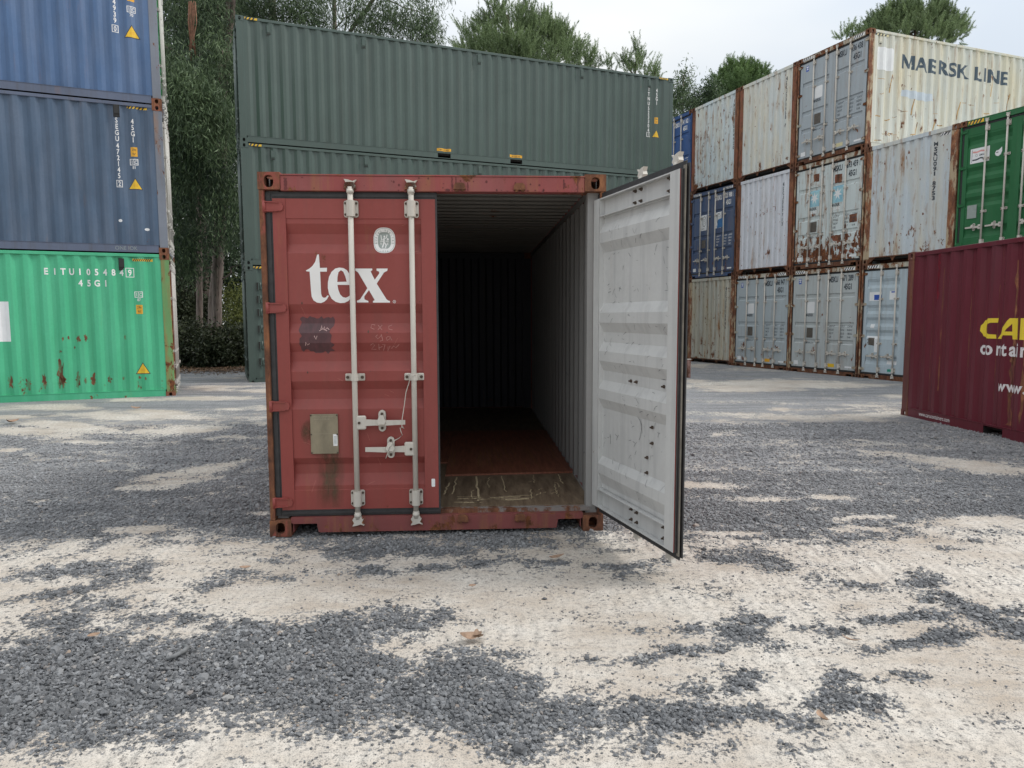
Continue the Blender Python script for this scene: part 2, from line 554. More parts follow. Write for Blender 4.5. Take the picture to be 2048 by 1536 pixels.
CORR_Z = [2.244, 2.175, 2.104, 2.037, 1.680, 1.613, 1.543, 1.475, 1.404, 1.339, 1.270, 1.199, 1.129, 1.066, 0.997, 0.926, 0.570, 0.517, 0.448, 0.365]
def door_profile(style, H):
    z0, z1 = 0.189, H - 0.175
    if style == 'ribbed':
        k = (z1 - z0) / (2.416 - 0.189)
        f = lambda q: z0 + (q - 0.189) * k
        P = [(z1, 0.004), (f(2.280), 0.004), (f(2.276), 0.009)]
        for i in range(0, 20, 4):
            a, b_, c, d = (f(q) for q in CORR_Z[i:i + 4])
            P += [(a, 0.009), (b_, 0.042), (c, 0.042), (d, 0.009)]
        P += [(f(0.336), 0.009), (f(0.332), 0.004), (z0, 0.004)]
    else:
        h = z1 - z0
        P = [(z1, 0.006)]
        for fr in (0.225, 0.53, 0.715):
            zc = z1 - fr * h
            P += [(zc + 0.062, 0.006), (zc + 0.050, 0.032), (zc - 0.038, 0.032), (zc - 0.062, 0.006)]
        P.append((z0, 0.006))
    return P
def face_door(style, H):
    P = door_profile(style, H)[::-1]
    return (lambda u, v, e: (u, interp(P, v) - e, v), [], [p[0] for p in P])
LEAF = 1.134
def leaf_mb(style, H, mir):
    mb = MB(); P = door_profile(style, H); z0, z1 = P[-1][0], P[0][0]
    s = -1 if mir else 1
    X = lambda a, b_: (min(s * a, s * b_), max(s * a, s * b_))
    def bx(a, b_, y0, y1, q0, q1, mi):
        x0, x1 = X(a, b_); mb.box(x0, x1, y0, y1, q0, q1, mi, 0)
    for a, b_ in ((0.0, 0.089), (1.034, LEAF)):
        bx(a, b_, 0.0, 0.004, z0, z1, 0)
        bx(a, b_, 0.048, 0.052, z0, z1, 1)
        e_ = a if a == 0 else b_
        bx(e_ + (0.0 if a == 0 else -0.004), e_ + (0.004 if a == 0 else 0.0), 0.0042, 0.0478, z0, z1, 0)
        q_ = b_ if a == 0 else a
        mb.sheet([[(s * q_, 0.0, q), (s * q_, y + 0.002, q)] for q, y in P], 0)
        mb.sheet([[(s * q_, y + 0.002, q), (s * q_, 0.052, q)] for q, y in P], 1)
    a, b_ = 0.0885, 1.0345
    mb.sheet([[(s * a, y, q), (s * b_, y, q)] for q, y in P], 0)
    mb.sheet([[(s * a, y + 0.004, q), (s * b_, y + 0.004, q)] for q, y in P], 1)
    for q in (z1 - 0.008, z0):
        bx(a, b_, 0.009, 0.050, q, q + 0.008, 1)
    for q in (z1 - 0.128, z0 + 0.132):
        bx(a, b_, 0.0142, 0.050, q, q + 0.006, 1)
    return mb
def gasket_mb(H, mir, k=1.0):
    mb = MB(); s = -1 if mir else 1
    z0, z1 = 0.189, H - 0.175
    def bx(a, b_, y0, y1, q0, q1, mi=0):
        x0, x1 = min(s * a, s * b_), max(s * a, s * b_)
        mb.box(x0, x1, y0, y1, q0, q1, mi)
    bx(-0.050, -0.002, 0.008, 0.016, z0 - 0.044, z1 + 0.044); bx(-0.042, -0.014, 0.002, 0.008, z0 - 0.040, z1 + 0.040)
    bx(-0.002, LEAF + 0.012, 0.008, 0.016, z1 + 0.001, z1 + 0.046); bx(-0.002, LEAF + 0.010, 0.001, 0.008, z1 + 0.012, z1 + 0.032)
    bx(-0.002, LEAF + 0.012, 0.008, 0.016, z0 - 0.047, z0 - 0.001); bx(-0.002, LEAF + 0.010, 0.001, 0.008, z0 - 0.032, z0 - 0.014)
    bx(LEAF + 0.0005, LEAF + 0.034 * k, 0.002, 0.009, z0 - 0.03, z1 + 0.03)
    bx(LEAF + 0.0005, LEAF + 0.024 * k, 0.020, 0.027, z0 - 0.02, z1 + 0.02, 2); bx(LEAF + 0.0005, LEAF + 0.015 * k, 0.0275, 0.034, z0, z1, 0)
    bx(LEAF + 0.0005, LEAF + 0.010, 0.037, 0.042, z0, z1, 1)
    return mb
def rod_mb(H, n=10):
    mb = MB()
    mb.tube([(0, -0.036, 0.150), (0, -0.036, H - 0.128)], 0.0195, n)
    for q in (0.150, H - 0.128):
        mb.tube([(0, -0.036, q - 0.012), (0, -0.036, q + 0.012)], 0.026, n)
    return mb
def cam_mb(sg):
    """forked cam head at a rod end; sg = +1 top, -1 bottom"""
    mb = MB()
    mb.tube([(0, -0.036, 0), (0, -0.036, sg * 0.05)], 0.022, 10)
    poly = [(-0.024, sg * 0.035), (0.024, sg * 0.035), (0.040, sg * 0.055), (0.028, sg * 0.075), (0.046, sg * 0.098), (0.020, sg * 0.088), (-0.010, sg * 0.098), (-0.040, sg * 0.102), (-0.026, sg * 0.078), (-0.038, sg * 0.055)]
    mb.prism(poly, 'y', -0.052, -0.020)
    return mb
def bracket_mb():
    mb = MB()
    w, h, r = 0.050, 0.058, 0.014
    P = []
    for cx, cz, t0 in ((w - r, h - r, 0), (-w + r, h - r, 90), (-w + r, -h + r, 180), (w - r, -h + r, 270)):
        for k in range(4):
            t = math.radians(t0 + 30 * k); P.append((cx + r * math.cos(t), cz + r * math.sin(t)))
    mb.prism(P, 'y', -0.012, -0.001)
    A = [(0.030 * math.cos(t), -0.036 + -0.030 * math.sin(t) * 0.95) for t in [math.pi * i / 8 for i in range(9)]]
    A = [(0.030, -0.008)] + A + [(-0.030, -0.008)]
    mb.prism(A, 'z', -0.055, 0.055)
    for sx in (-1, 1):
        for sz in (-1, 1):
            mb.tube([(sx * 0.038, -0.012, sz * 0.039), (sx * 0.038, -0.022, sz * 0.039)], 0.009, 6, 1, False)
    return mb
def guide_mb():
    mb = MB()
    mb.box(-0.070, 0.070, -0.014, 0.004, -0.026, 0.026, 0, 0.005)
    A = [(0.028 * math.cos(t), -0.036 - 0.026 * math.sin(t)) for t in [math.pi * i / 6 for i in range(7)]]
    mb.prism([(0.028, -0.008)] + A + [(-0.028, -0.008)], 'z', -0.024, 0.024)
    for sx in (-1, 1):
        mb.tube([(sx * 0.052, -0.014, 0), (sx * 0.052, -0.024, 0)], 0.012, 6, 1, False)
    return mb
def handle_mb(d):
    """operating handle swung to the d side of the rod"""
    mb = MB()
    mb.box(min(0, d * 0.075), max(0, d * 0.075), -0.052, -0.022, -0.050, 0.050, 0, 0.008)
    mb.tube([(d * 0.028, -0.052, 0), (d * 0.028, -0.060, 0)], 0.010, 8, 1, False)
    P = [(d * 0.06, -0.042), (d * 0.14, -0.046), (d * 0.22, -0.062), (d * 0.30, -0.050), (d * 0.355, -0.046)]
    hh = [0.024, 0.020, 0.019, 0.017, 0.016]
    vs = []
    for (x, y), q in zip(P, hh):
        vs += [(x, y - 0.006, -q), (x, y + 0.006, -q), (x, y + 0.006, q), (x, y - 0.006, q)]
    fs = [(0, 1, 2, 3), (16, 17, 18, 19)]
    for i in range(4):
        for k in range(4):
            fs.append((i * 4 + k, i * 4 + (k + 1) % 4, i * 4 + 4 + (k + 1) % 4, i * 4 + 4 + k))
    mb.add(vs, fs)
    return mb
def catch_mb():
    mb = MB()
    P = [(0.026 * math.cos(t), 0.052 + 0.026 * math.sin(t)) for t in [math.pi * i / 6 for i in range(7)]] + [(0.026 * math.cos(t), -0.052 + 0.026 * math.sin(t)) for t in [math.pi + math.pi * i / 6 for i in range(7)]]
    mb.prism(P, 'y', -0.018, 0.004)
    mb.prism([(-0.03, 0.005), (-0.012, 0.045), (0.014, 0.045), (0.032, 0.0), (0.02, -0.018), (-0.02, -0.018)], 'y', -0.078, -0.064)
    mb.box(-0.012, 0.012, -0.066, -0.018, 0.026, 0.042)
    for q in (-0.052, 0.052):
        mb.tube([(0, -0.018, q), (0, -0.027, q)], 0.011, 6, 1, False)
    return mb
def hinge_mb(mir):
    mb = MB(); s = -1 if mir else 1
    P = [(-0.052, -0.037), (0.012, -0.037), (0.055, -0.030), (0.072, -0.022), (0.078, 0.0), (0.072, 0.022), (0.055, 0.031), (0.012, 0.037), (-0.052, 0.037)]
    P = [(s * x, q) for x, q in P]
    mb.prism(P, 'y', -0.014, -0.0005)
    mb.tube([(s * -0.056, -0.010, -0.040), (s * -0.056, -0.010, 0.040)], 0.017, 8)
    for q in (-0.034, 0.030):
        mb.prism([(s * -0.05, q), (s * 0.05, q * 0.85), (s * 0.05, q * 0.85 + 0.005), (s * -0.05, q + 0.005)], 'y', -0.024, -0.014)
    return mb
def sill_mb():
    mb = MB()
    a = HW - CW
    P = [(-a, 0.138), (-a, 0.10), (-a + 0.02, 0.092), (-a + 0.185, 0.092), (-a + 0.195, 0.030), (-a + 0.205, 0.026),
         (a - 0.205, 0.026), (a - 0.195, 0.030), (a - 0.185, 0.092), (a - 0.02, 0.092), (a, 0.10), (a, 0.138)]
    mb.prism(P, 'y', 0.006, 0.016)
    mb.box(-a + 0.001, a - 0.001, 0.0165, 0.13, 0.093, 0.1375)
    mb.box(-a + 0.2, a - 0.2, 0.10, 0.13, 0.026, 0.092)
    mb.box(-a + 0.012, -a + 0.018, 0.017, 0.30, 0.03, 0.092); mb.box(a - 0.018, a - 0.012, 0.017, 0.30, 0.03, 0.092)
    return mb
def keeper_mb():
    mb = MB()
    mb.prism([(-0.043, -0.020), (0.043, -0.020), (0.036, 0.016), (0.022, 0.026), (-0.022, 0.026), (-0.036, 0.016)], 'y', -0.026, 0.006)
    mb.prism([(-0.030, -0.034), (-0.008, -0.034), (-0.008, -0.020), (-0.030, -0.020)], 'y', -0.018, 0.004)
    mb.prism([(0.012, -0.030), (0.032, -0.030), (0.032, -0.020), (0.012, -0.020)], 'y', -0.018, 0.004)
    return mb
def end_bottom_mb(L):
    mb = MB()
    mb.box(-HW + CW, HW - CW, L - 0.07, L - 0.016, 0.150, 0.172)
    for x in (-0.36, 0.36):
        mb.prism([(x - 0.07, 0.1495), (x + 0.07, 0.1495), (x + 0.012, 0.05), (x - 0.012, 0.05)], 'y', L - 0.050, L - 0.038)
    for s in (-1, 1):
        mb.prism([(s * (HW - CW), 0.012), (s * (HW - CW), 0.1495), (s * (HW - CW - 0.20), 0.1495), (s * (HW - CW - 0.17), 0.125)], 'y', L - 0.06, L - 0.03)
    mb.box(-HW + CW, HW - CW, L - 0.50, L - 0.44, 0.02, 0.138)
    return mb
def rail_mb(L, H, sg, pockets):
    mb = MB()
    def bx(y0, y1, q0, q1, xa=0.006, xb=0.012, mi=0):
        a, b_ = sg * (HW - xb), sg * (HW - xa)
        mb.box(min(a, b_), max(a, b_), y0, y1, q0, q1, mi)
    ys = [CL]
    for p in pockets:
        ys += list(p)
    ys.append(L - CL)
    for i in range(0, len(ys), 2):
        bx(ys[i], ys[i + 1], 0.016, 0.158)
    for p in pockets:
        bx(p[0], p[1], 0.016, 0.030); bx(p[0], p[1], 0.140, 0.158)
    bx(CL, L - CL, 0.1585, 0.164, 0.0, 0.047)
    bx(0.12, L - CL, 0.1585, 0.166, 0.0475, 0.062, 1)
    return mb
def ter_mb(L, H):
    mb = MB()
    mb.box(-HW + CW, HW - CW, L - 0.062, L - 0.010, H - 0.0995, H - 0.010)
    mb.box(-HW + 0.05, HW - 0.05, L - 0.070, L - 0.0625, H - 0.11, H - 0.028, 1)
    return mb
def roof_mb(L, H, thick=0.003):
    rows = []; rows2 = []
    y = 0.12
    pts = [(y, H - 0.03)]
    while y + 0.2 < L - 0.1:
        pts += [(y + 0.09, H - 0.03), (y + 0.105, H - 0.012), (y + 0.195, H - 0.012), (y + 0.209, H - 0.03)]
        y += 0.209
    pts.append((L - 0.06, H - 0.03))
    mb = MB()
    mb.sheet([[(-HW + 0.05, a, q), (0, a, q + 0.004), (HW - 0.05, a, q)] for a, q in pts], 0)
    mb.sheet([[(-HW + 0.06, a, q - thick), (0, a, q + 0.001 ), (HW - 0.06, a, q - thick)] for a, q in pts], 1)
    return mb

def container(name, label, org, th, L, H, pt, style='flat', pockets=(), group=None, detail=False, handles=None, hinges=4, right_open=None, rods=(0.512, 0.952), skip_back=False):
    """pt: paints - side, frame, post, door, end, rod, inside"""
    root = thing('shipping_container', label, 'shipping container', org, th, group)
    g = lambda k, d='side': pt.get(k, pt.get(d))
    for sx in (-1, 1):
        for ey in (0, 1):
            for ez in (0, 1):
                obj('corner_fitting', cached(('corner_fitting', sx, ey, ez, L, H), lambda: fitting_mb(sx, ey, ez, L, H)), g('fitting', 'post'), root)
    for sx in (-1, 1):
        def dp():
            mb = MB()
            a = sorted((sx * (HW - 0.004), sx * (HW - 0.038))); mb.box(a[0], a[1], 0.006, 0.158, CH, H - CH, 0, 0.004)
            a = sorted((sx * (HW - 0.0385), sx * (HW - 0.12))); mb.box(a[0], a[1], 0.075, 0.15, CH, H - CH, 1)
            return mb
        obj('corner_post', cached(('corner_post', sx, 0, H), dp), [g('post'), g('post_in', 'post')], root)
        def fp():
            mb = MB()
            a = sorted((sx * (HW - 0.004), sx * (HW - 0.175))); mb.box(a[0], a[1], L - 0.125, L - 0.006, CH, H - CH, 0, 0.012)
            a = sorted((sx * (HW - 0.05), sx * (HW - 0.18))); mb.box(a[0], a[1], L - 0.135, L - 0.1255, CH, H - 0.05, 1)
            a = sorted((sx * (HW - 0.1755), sx * (HW - 0.182))); mb.box(a[0], a[1], L - 0.1251, L - 0.05, CH, H - 0.05, 1)
            return mb
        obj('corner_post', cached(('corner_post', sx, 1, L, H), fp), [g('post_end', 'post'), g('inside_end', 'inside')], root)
        def tr():
            mb = MB(); a = sorted((sx * (HW - 0.0495), sx * (HW - 0.003))); mb.box(a[0], a[1], CL, L - CL, H - 0.075, H - 0.014, 0, 0.004); a = sorted((sx * (HW - 0.050), sx * (HW - 0.053))); mb.box(a[0], a[1], 0.11, L - 0.1, H - 0.085, H - 0.03, 1); return mb
        obj('top_rail', cached(('top_rail', sx, L, H), tr), [g('rail', 'side'), g('inside')], root)
        obj('bottom_rail', cached(('bottom_rail', sx, L, H, tuple(pockets)), lambda: rail_mb(L, H, sx, pockets)), [g('rail_low', 'side'), g('inside')], root)
        def sp():
            mb = MB(); P = side_profile(L)
            zz = [0.1645, H * 0.35, H * 0.68, H - 0.0755]
            mb.sheet([[(sx * (HW - d), y, q) for y, d in P] for q in zz], 0)
            mb.sheet([[(sx * (HW - d - 0.004), y, q) for y, d in P] for q in zz], 1)
            return mb
        obj('side_panel', cached(('side_panel', sx, L, H), sp), [g('side_right' if sx > 0 else 'side'), g('inside')], root)
    def ep():
        mb = MB(); P = end_profile(); zz = [0.172, H * 0.4, H * 0.7, H - 0.10]
        mb.sheet([[(x, L - d, q) for x, d in P] for q in zz], 0)
        mb.sheet([[(x, L - d - 0.004, q) for x, d in P] for q in zz], 1)
        return mb
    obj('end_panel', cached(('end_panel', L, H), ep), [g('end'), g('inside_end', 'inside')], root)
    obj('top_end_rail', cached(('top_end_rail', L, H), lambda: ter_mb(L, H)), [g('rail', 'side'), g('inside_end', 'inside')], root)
    obj('bottom_end_rail', cached(('bottom_end_rail', L), lambda: end_bottom_mb(L)), g('end_rail', 'end'), root)
    obj('roof_panel', cached(('roof_panel', L, H), lambda: roof_mb(L, H)), [g('side'), g('inside_roof', 'inside')], root)
    obj('underfloor', cached(('underfloor', L), lambda: _b(-HW + 0.062, HW - 0.062, 0.131, L - 0.09, 0.10, 0.150)), M['dark'], root)
    def hd():
        mb = MB(); a = HW - CW
        mb.box(-a, a, 0.006, 0.10, H - 0.126, H - 0.022, 0, 0.004)
        mb.box(-a - 0.05, a + 0.05, 0.002, 0.11, H - 0.0215, H - 0.012)
        return mb
    obj('door_header', cached(('door_header', H), hd), g('header', 'frame'), root)
    obj('door_sill', cached('door_sill', sill_mb), g('sill', 'frame'), root)
    obj('threshold', cached('threshold', lambda: _b(-HW + CW - 0.06, HW - CW + 0.06, 0.056, 0.12, 0.1380, 0.166)), g('threshold', 'sill'), root)
    if pockets:
        for sx in (-1, 1):
            for p in pockets:
                a = sorted((sx * (HW - 0.5), sx * (HW - 0.0125)))
                mb = MB(); y0, y1 = p
                vs = [(x, y, q) for x in a for y in (y0, y1) for q in (0.030, 0.140)]
                mb.add(vs, [(0, 1, 3, 2), (4, 5, 7, 6), (0, 1, 5, 4), (2, 3, 7, 6), (1, 3, 7, 5), (0, 2, 6, 4)][(1 if sx > 0 else 0):] if sx < 0 else [(0, 1, 3, 2), (0, 1, 5, 4), (2, 3, 7, 6), (1, 3, 7, 5), (0, 2, 6, 4)])
                if sx < 0:
                    mb = MB(); mb.add(vs, [(4, 5, 7, 6), (0, 1, 5, 4), (2, 3, 7, 6), (1, 3, 7, 5), (0, 2, 6, 4)])
                obj('forklift_pocket', mb, M['dark'], root)
    doors = []
    for mir in (False, True):
        d = obj('door', cached(('door', style, H, mir), lambda: leaf_mb(style, H, mir)), [g('door'), g('door_inside', 'door')], root)
        if mir and right_open:
            d.location = right_open[0]; d.rotation_euler = (0, 0, right_open[1]); d.scale = (1.03, 1, 1)
        else:
            d.location = ((HW - 0.088) if mir else (-HW + 0.088), 0.030, 0)
        s = -1 if mir else 1
        obj('gasket', cached(('gasket', H, mir, bool(mir and right_open)), lambda: gasket_mb(H, mir, 1.0 if mir and right_open else 0.4)), [M['rubber'], M['rubber_grey'], M['seal_tan']], d)
        zs = [0.247, 0.952, 1.653, 2.357] if H < 2.8 else [0.27, 1.10, 1.90, 2.66]
        for q in zs:
            obj('hinge', cached(('hinge', mir), lambda: hinge_mb(mir)), g('hinge', 'door'), d, loc=(0, 0, q))
        for i, lx in enumerate(rods):
            rl = lx if not mir else LEAF - rods[1 - i] + 0.0
            if mir:
                rl = rods[i]
            x = s * rl
            obj('locking_rod', cached(('locking_rod', H), lambda: rod_mb(H)), g('rod'), d, loc=(x, 0, 0))
            obj('cam', cached(('cam', 1), lambda: cam_mb(1)), g('rod'), d, loc=(x, 0, H - 0.150))
            obj('cam', cached(('cam', -1), lambda: cam_mb(-1)), g('rod'), d, loc=(x, 0, 0.175))
            for q in (0.275, H - 0.248):
                obj('rod_bracket', cached('rod_bracket', bracket_mb), [g('rod'), M['bolt']], d, loc=(x, 0, q))
            for q in ((1.158,) if H < 2.8 else (0.92, 2.02)):
                obj('rod_guide', cached('rod_guide', guide_mb), [g('rod'), M['bolt']], d, loc=(x, 0.002, q))
            if handles:
                dr, q = handles[i]
            else:
                dr, q = -1, 0.60
            if mir:
                dr = -dr
            obj('door_handle', cached(('door_handle', dr), lambda: handle_mb(dr)), [g('rod'), M['bolt']], d, loc=(x, 0, q))
            obj('handle_catch', cached('handle_catch', catch_mb), [g('rod'), M['bolt']], d, loc=(x + dr * (0.187 if i == 0 else 0.176), 0, q + 0.008))
        doors.append(d)
    return root, doors
def _b(*a):
    mb = MB(); mb.box(*a); return mb

# ------------------------------------------------------------------ ground: sand sheet with banks of gravel
GPOLY=[ (-3.205,3.314),(-2.476,3.309),(-2.457,3.456),(-2.464,3.585),(-2.316,3.716),(-2.026,3.498),(-1.843,3.440),(-1.571,3.455),(-1.526,3.559),(-1.315,3.600),(-1.137,3.617),(-0.866,3.640),(-0.759,3.729),(-0.676,3.796),(-0.502,3.727),(-0.371,3.636),(-0.441,3.510),(-0.523,3.408),(-0.621,3.333),(-0.672,3.281),(-0.579,3.280),(-0.490,3.244),(-0.447,3.174),(-0.310,3.243),(-0.178,3.257),(-0.068,3.221),(-0.043,3.138),(-0.002,3.028),(0.151,3.027),(0.203,2.979),(0.182,2.879),(0.305,2.863),(0.490,2.877),(0.620,2.795),(0.762,2.771),(0.912,2.793),(1.084,2.777),(1.191,2.724),(1.201,2.664),(1.063,2.627),(0.864,2.642),(0.747,2.582),(0.663,2.516),(0.533,2.574),(0.430,2.508),(0.235,2.487),(0.073,2.476),(-0.023,2.455),(-0.101,2.520),(-0.225,2.601),(-0.429,2.625),(-0.542,2.613),(-0.628,2.610),(-0.687,2.558),(-0.826,2.581),(-0.919,2.662),(-1.073,2.712),(-1.169,2.688),(-1.240,2.617),(-1.371,2.607),(-1.489,2.642),(-1.573,2.609),(-1.638,2.528),(-1.815,2.520),(-1.882,2.477),(-2.435,2.480) ]
GBND=[ (-6.890,4.979),(-3.644,4.945),(-2.589,4.968),(-1.737,4.982),(-1.488,4.867),(-0.423,4.697),(0.650,5.171),(1.320,4.893),(2.344,4.827),(3.062,5.169),(3.836,5.223),(7.439,5.247) ]
GELL= [(-2.965,4.298,0.215,0.071,0.079,-0.112,0.80),(-2.674,4.383,0.158,0.052,0.089,-0.143,1.00),(-2.664,3.976,0.193,0.098,0.052,-0.074,0.90),(-2.403,4.293,0.168,0.190,0.106,-0.168,0.90),(-2.273,3.795,0.304,-0.002,0.098,-0.171,0.70),(-1.940,3.630,0.291,-0.002,0.080,-0.157,0.70),(-1.930,3.826,0.167,-0.001,0.067,-0.139,0.60),(-1.704,4.329,0.157,-0.001,0.040,-0.105,0.80),(-1.426,4.241,0.123,-0.001,0.027,-0.084,0.70),(-1.791,4.162,0.160,0.047,0.051,-0.114,0.70),(-1.594,4.559,0.165,-0.002,0.026,-0.078,0.70),(-1.145,4.603,0.100,-0.001,0.019,-0.079,0.70),(-2.882,5.112,0.403,0.068,0.054,-0.097,0.80),(-3.319,4.778,0.242,-0.002,0.043,-0.064,0.50),(-0.778,4.805,0.762,-0.008,0.030,-0.194,0.90),(-0.088,4.908,0.634,0.054,0.005,-0.179,0.90),(-0.828,4.321,0.188,-0.002,0.023,-0.123,0.70),(-0.402,4.452,0.412,0.056,0.009,-0.083,0.80),(0.242,4.493,0.194,-0.002,-0.004,-0.066,0.70),(0.461,5.136,0.221,-0.002,-0.013,-0.147,0.80),(0.688,4.442,0.233,0.062,-0.011,-0.092,0.80),(0.699,4.737,0.170,-0.002,-0.012,-0.084,0.60),(0.692,4.264,0.185,-0.002,-0.011,-0.068,0.50),(1.383,4.628,0.128,-0.208,-0.070,-0.169,0.80),(1.710,4.432,0.331,-0.054,-0.050,-0.129,0.70),(1.592,4.508,0.377,-0.127,-0.079,-0.208,0.75),(1.806,4.082,0.177,-0.002,-0.047,-0.110,0.60),(2.086,4.080,0.147,-0.001,-0.031,-0.063,0.70),(2.437,4.100,0.109,-0.088,-0.101,-0.155,0.90),(2.362,3.854,0.094,-0.029,-0.035,-0.056,0.90),(2.488,3.818,0.055,-0.119,-0.070,-0.091,1.00),(2.501,3.677,0.016,-0.155,-0.074,-0.084,1.00),(2.512,3.528,0.032,-0.156,-0.086,-0.096,1.00),(2.527,3.424,0.149,-0.001,-0.056,-0.078,1.00),(2.078,3.372,0.394,0.089,-0.041,-0.076,1.00),(1.723,3.264,0.106,0.052,-0.021,-0.059,0.90),(2.676,3.676,0.106,-0.001,-0.045,-0.064,0.80),(2.052,3.636,0.237,-0.002,-0.031,-0.057,0.90),(2.172,3.772,0.136,-0.001,-0.037,-0.067,0.50),(1.189,3.457,0.127,-0.032,-0.051,-0.136,0.95),(0.902,3.541,0.116,-0.001,-0.018,-0.072,0.85),(1.272,3.599,0.143,-0.001,-0.017,-0.049,0.90),(0.903,3.270,0.138,0.027,-0.012,-0.056,0.90),(1.329,3.319,0.091,0.018,-0.012,-0.037,0.90),(1.506,3.542,0.077,-0.001,-0.020,-0.048,0.80),(1.626,3.494,0.089,-0.001,-0.018,-0.041,0.80),(0.953,2.974,0.175,0.102,-0.009,-0.072,0.90),(1.049,3.034,0.111,-0.001,-0.021,-0.062,0.80),(0.729,2.933,0.086,-0.001,-0.015,-0.062,0.80),(1.389,2.817,0.177,-0.018,-0.054,-0.108,1.00),(1.459,3.032,0.045,-0.040,-0.042,-0.068,0.90),(1.675,3.017,0.267,0.047,-0.029,-0.061,0.70),(1.474,2.638,0.068,-0.000,-0.018,-0.034,0.60),(1.238,2.640,0.049,-0.000,-0.015,-0.034,0.70),(0.778,2.481,0.073,-0.000,-0.018,-0.061,0.60),(0.962,2.462,0.055,-0.000,-0.013,-0.036,0.60),(0.377,3.183,0.093,-0.001,-0.007,-0.058,0.70),(0.038,3.240,0.095,-0.001,-0.001,-0.050,0.70),(0.622,3.186,0.128,-0.001,-0.009,-0.049,0.90),(0.760,3.250,0.118,-0.001,-0.014,-0.061,0.90),(0.616,3.478,0.076,-0.001,-0.008,-0.046,0.60),(0.685,2.917,0.043,-0.000,-0.009,-0.041,0.70),(0.513,2.432,0.036,-0.000,-0.007,-0.035,0.70),(-0.135,2.415,0.027,-0.000,0.001,-0.023,0.60),(3.071,4.713,0.202,-0.002,-0.039,-0.062,0.60),(3.108,4.419,0.158,-0.002,-0.050,-0.073,0.50),(3.346,4.872,0.244,-0.003,-0.052,-0.077,0.60)]
SELL= [(-6.833,16.087,0.517,-0.017,0.194,-0.462,1.00),(-6.094,14.069,0.754,-0.022,0.152,-0.354,1.00),(-6.408,11.441,0.589,-0.188,0.160,-0.294,1.00),(-5.689,11.661,0.618,-0.347,0.171,-0.365,1.00),(-6.600,10.438,0.683,-0.329,0.178,-0.293,1.00),(-6.459,9.671,0.583,-0.158,0.274,-0.423,0.60),(-5.534,9.066,0.325,-0.006,0.089,-0.149,0.70),(-4.653,10.024,0.495,0.313,0.170,-0.362,0.90),(-3.552,9.410,0.358,0.112,0.061,-0.160,0.60),(-3.313,6.805,0.266,0.201,0.096,-0.189,1.00),(-3.336,7.301,0.289,0.386,0.081,-0.168,0.80),(-4.159,6.099,0.088,-0.001,0.045,-0.068,0.60),(-6.081,8.490,0.153,-0.003,0.069,-0.098,0.80),(-8.144,11.424,0.329,-0.008,0.124,-0.176,0.80),(-8.084,12.704,0.547,-0.014,0.228,-0.362,0.70),(-7.292,13.762,0.394,-0.011,0.133,-0.254,0.70),(-2.110,5.677,0.090,-0.001,0.016,-0.045,0.80),(-2.893,5.173,0.187,-0.002,0.040,-0.074,0.70),(-2.748,5.208,0.240,0.041,0.033,-0.063,0.70),(-5.448,15.493,0.331,-0.011,0.112,-0.322,0.70),(-4.875,12.344,0.176,-0.005,0.053,-0.137,0.70),(-4.449,12.469,0.222,-0.006,0.098,-0.279,0.60),(-3.781,10.573,0.151,-0.003,0.071,-0.201,0.60),(5.805,16.861,1.385,0.233,-0.302,-0.889,0.80),(7.344,16.190,0.786,-0.027,-0.210,-0.468,0.80),(5.134,15.471,0.863,-0.028,-0.141,-0.428,0.80),(5.817,22.494,0.468,-0.022,-0.173,-0.674,0.60),(4.538,17.714,0.370,-0.014,-0.107,-0.419,0.70),(4.530,12.103,0.169,-0.004,-0.073,-0.197,0.70),(3.767,11.315,1.438,-0.499,-0.096,-0.288,0.90),(5.688,11.269,0.836,0.240,-0.140,-0.285,0.90),(7.518,13.933,0.194,-0.006,-0.232,-0.435,0.70),(2.858,9.609,0.203,-0.004,-0.061,-0.209,0.40),(4.498,7.912,0.386,-0.213,-0.081,-0.142,0.80),(4.996,7.343,0.376,-0.140,-0.150,-0.221,0.80),(1.813,6.609,0.282,-0.004,-0.032,-0.120,0.80),(2.204,6.102,0.261,-0.003,-0.030,-0.086,0.80),(2.826,6.146,0.218,-0.003,-0.031,-0.069,0.80),(2.813,5.503,0.230,0.068,-0.039,-0.084,0.70),(2.582,5.174,0.222,-0.002,-0.036,-0.074,0.80),(1.542,5.124,0.294,-0.003,-0.014,-0.049,0.70),(3.592,5.343,0.381,-0.004,-0.104,-0.159,0.90),(-0.786,5.089,0.110,-0.001,0.005,-0.036,0.50)]
def vnoise(x, y, seed):
    """smooth value noise on the ground plane"""
    r = np.random.default_rng(seed)
    T = r.random((256, 256))
    xi = np.floor(x).astype(int); yi = np.floor(y).astype(int)
    fx = x - xi; fy = y - yi
    fx = fx * fx * (3 - 2 * fx); fy = fy * fy * (3 - 2 * fy)
    a = T[xi & 255, yi & 255]; b = T[(xi + 1) & 255, yi & 255]; c = T[xi & 255, (yi + 1) & 255]; d = T[(xi + 1) & 255, (yi + 1) & 255]
    return (a * (1 - fx) + b * fx) * (1 - fy) + (c * (1 - fx) + d * fx) * fy
def fbm(x, y, seed, oct=4):
    s = 0; a = 0.5; t = 0
    for k in range(oct):
        s = s + a * vnoise(x * 2 ** k, y * 2 ** k, seed + k); t += a; a *= 0.55
    return s / t
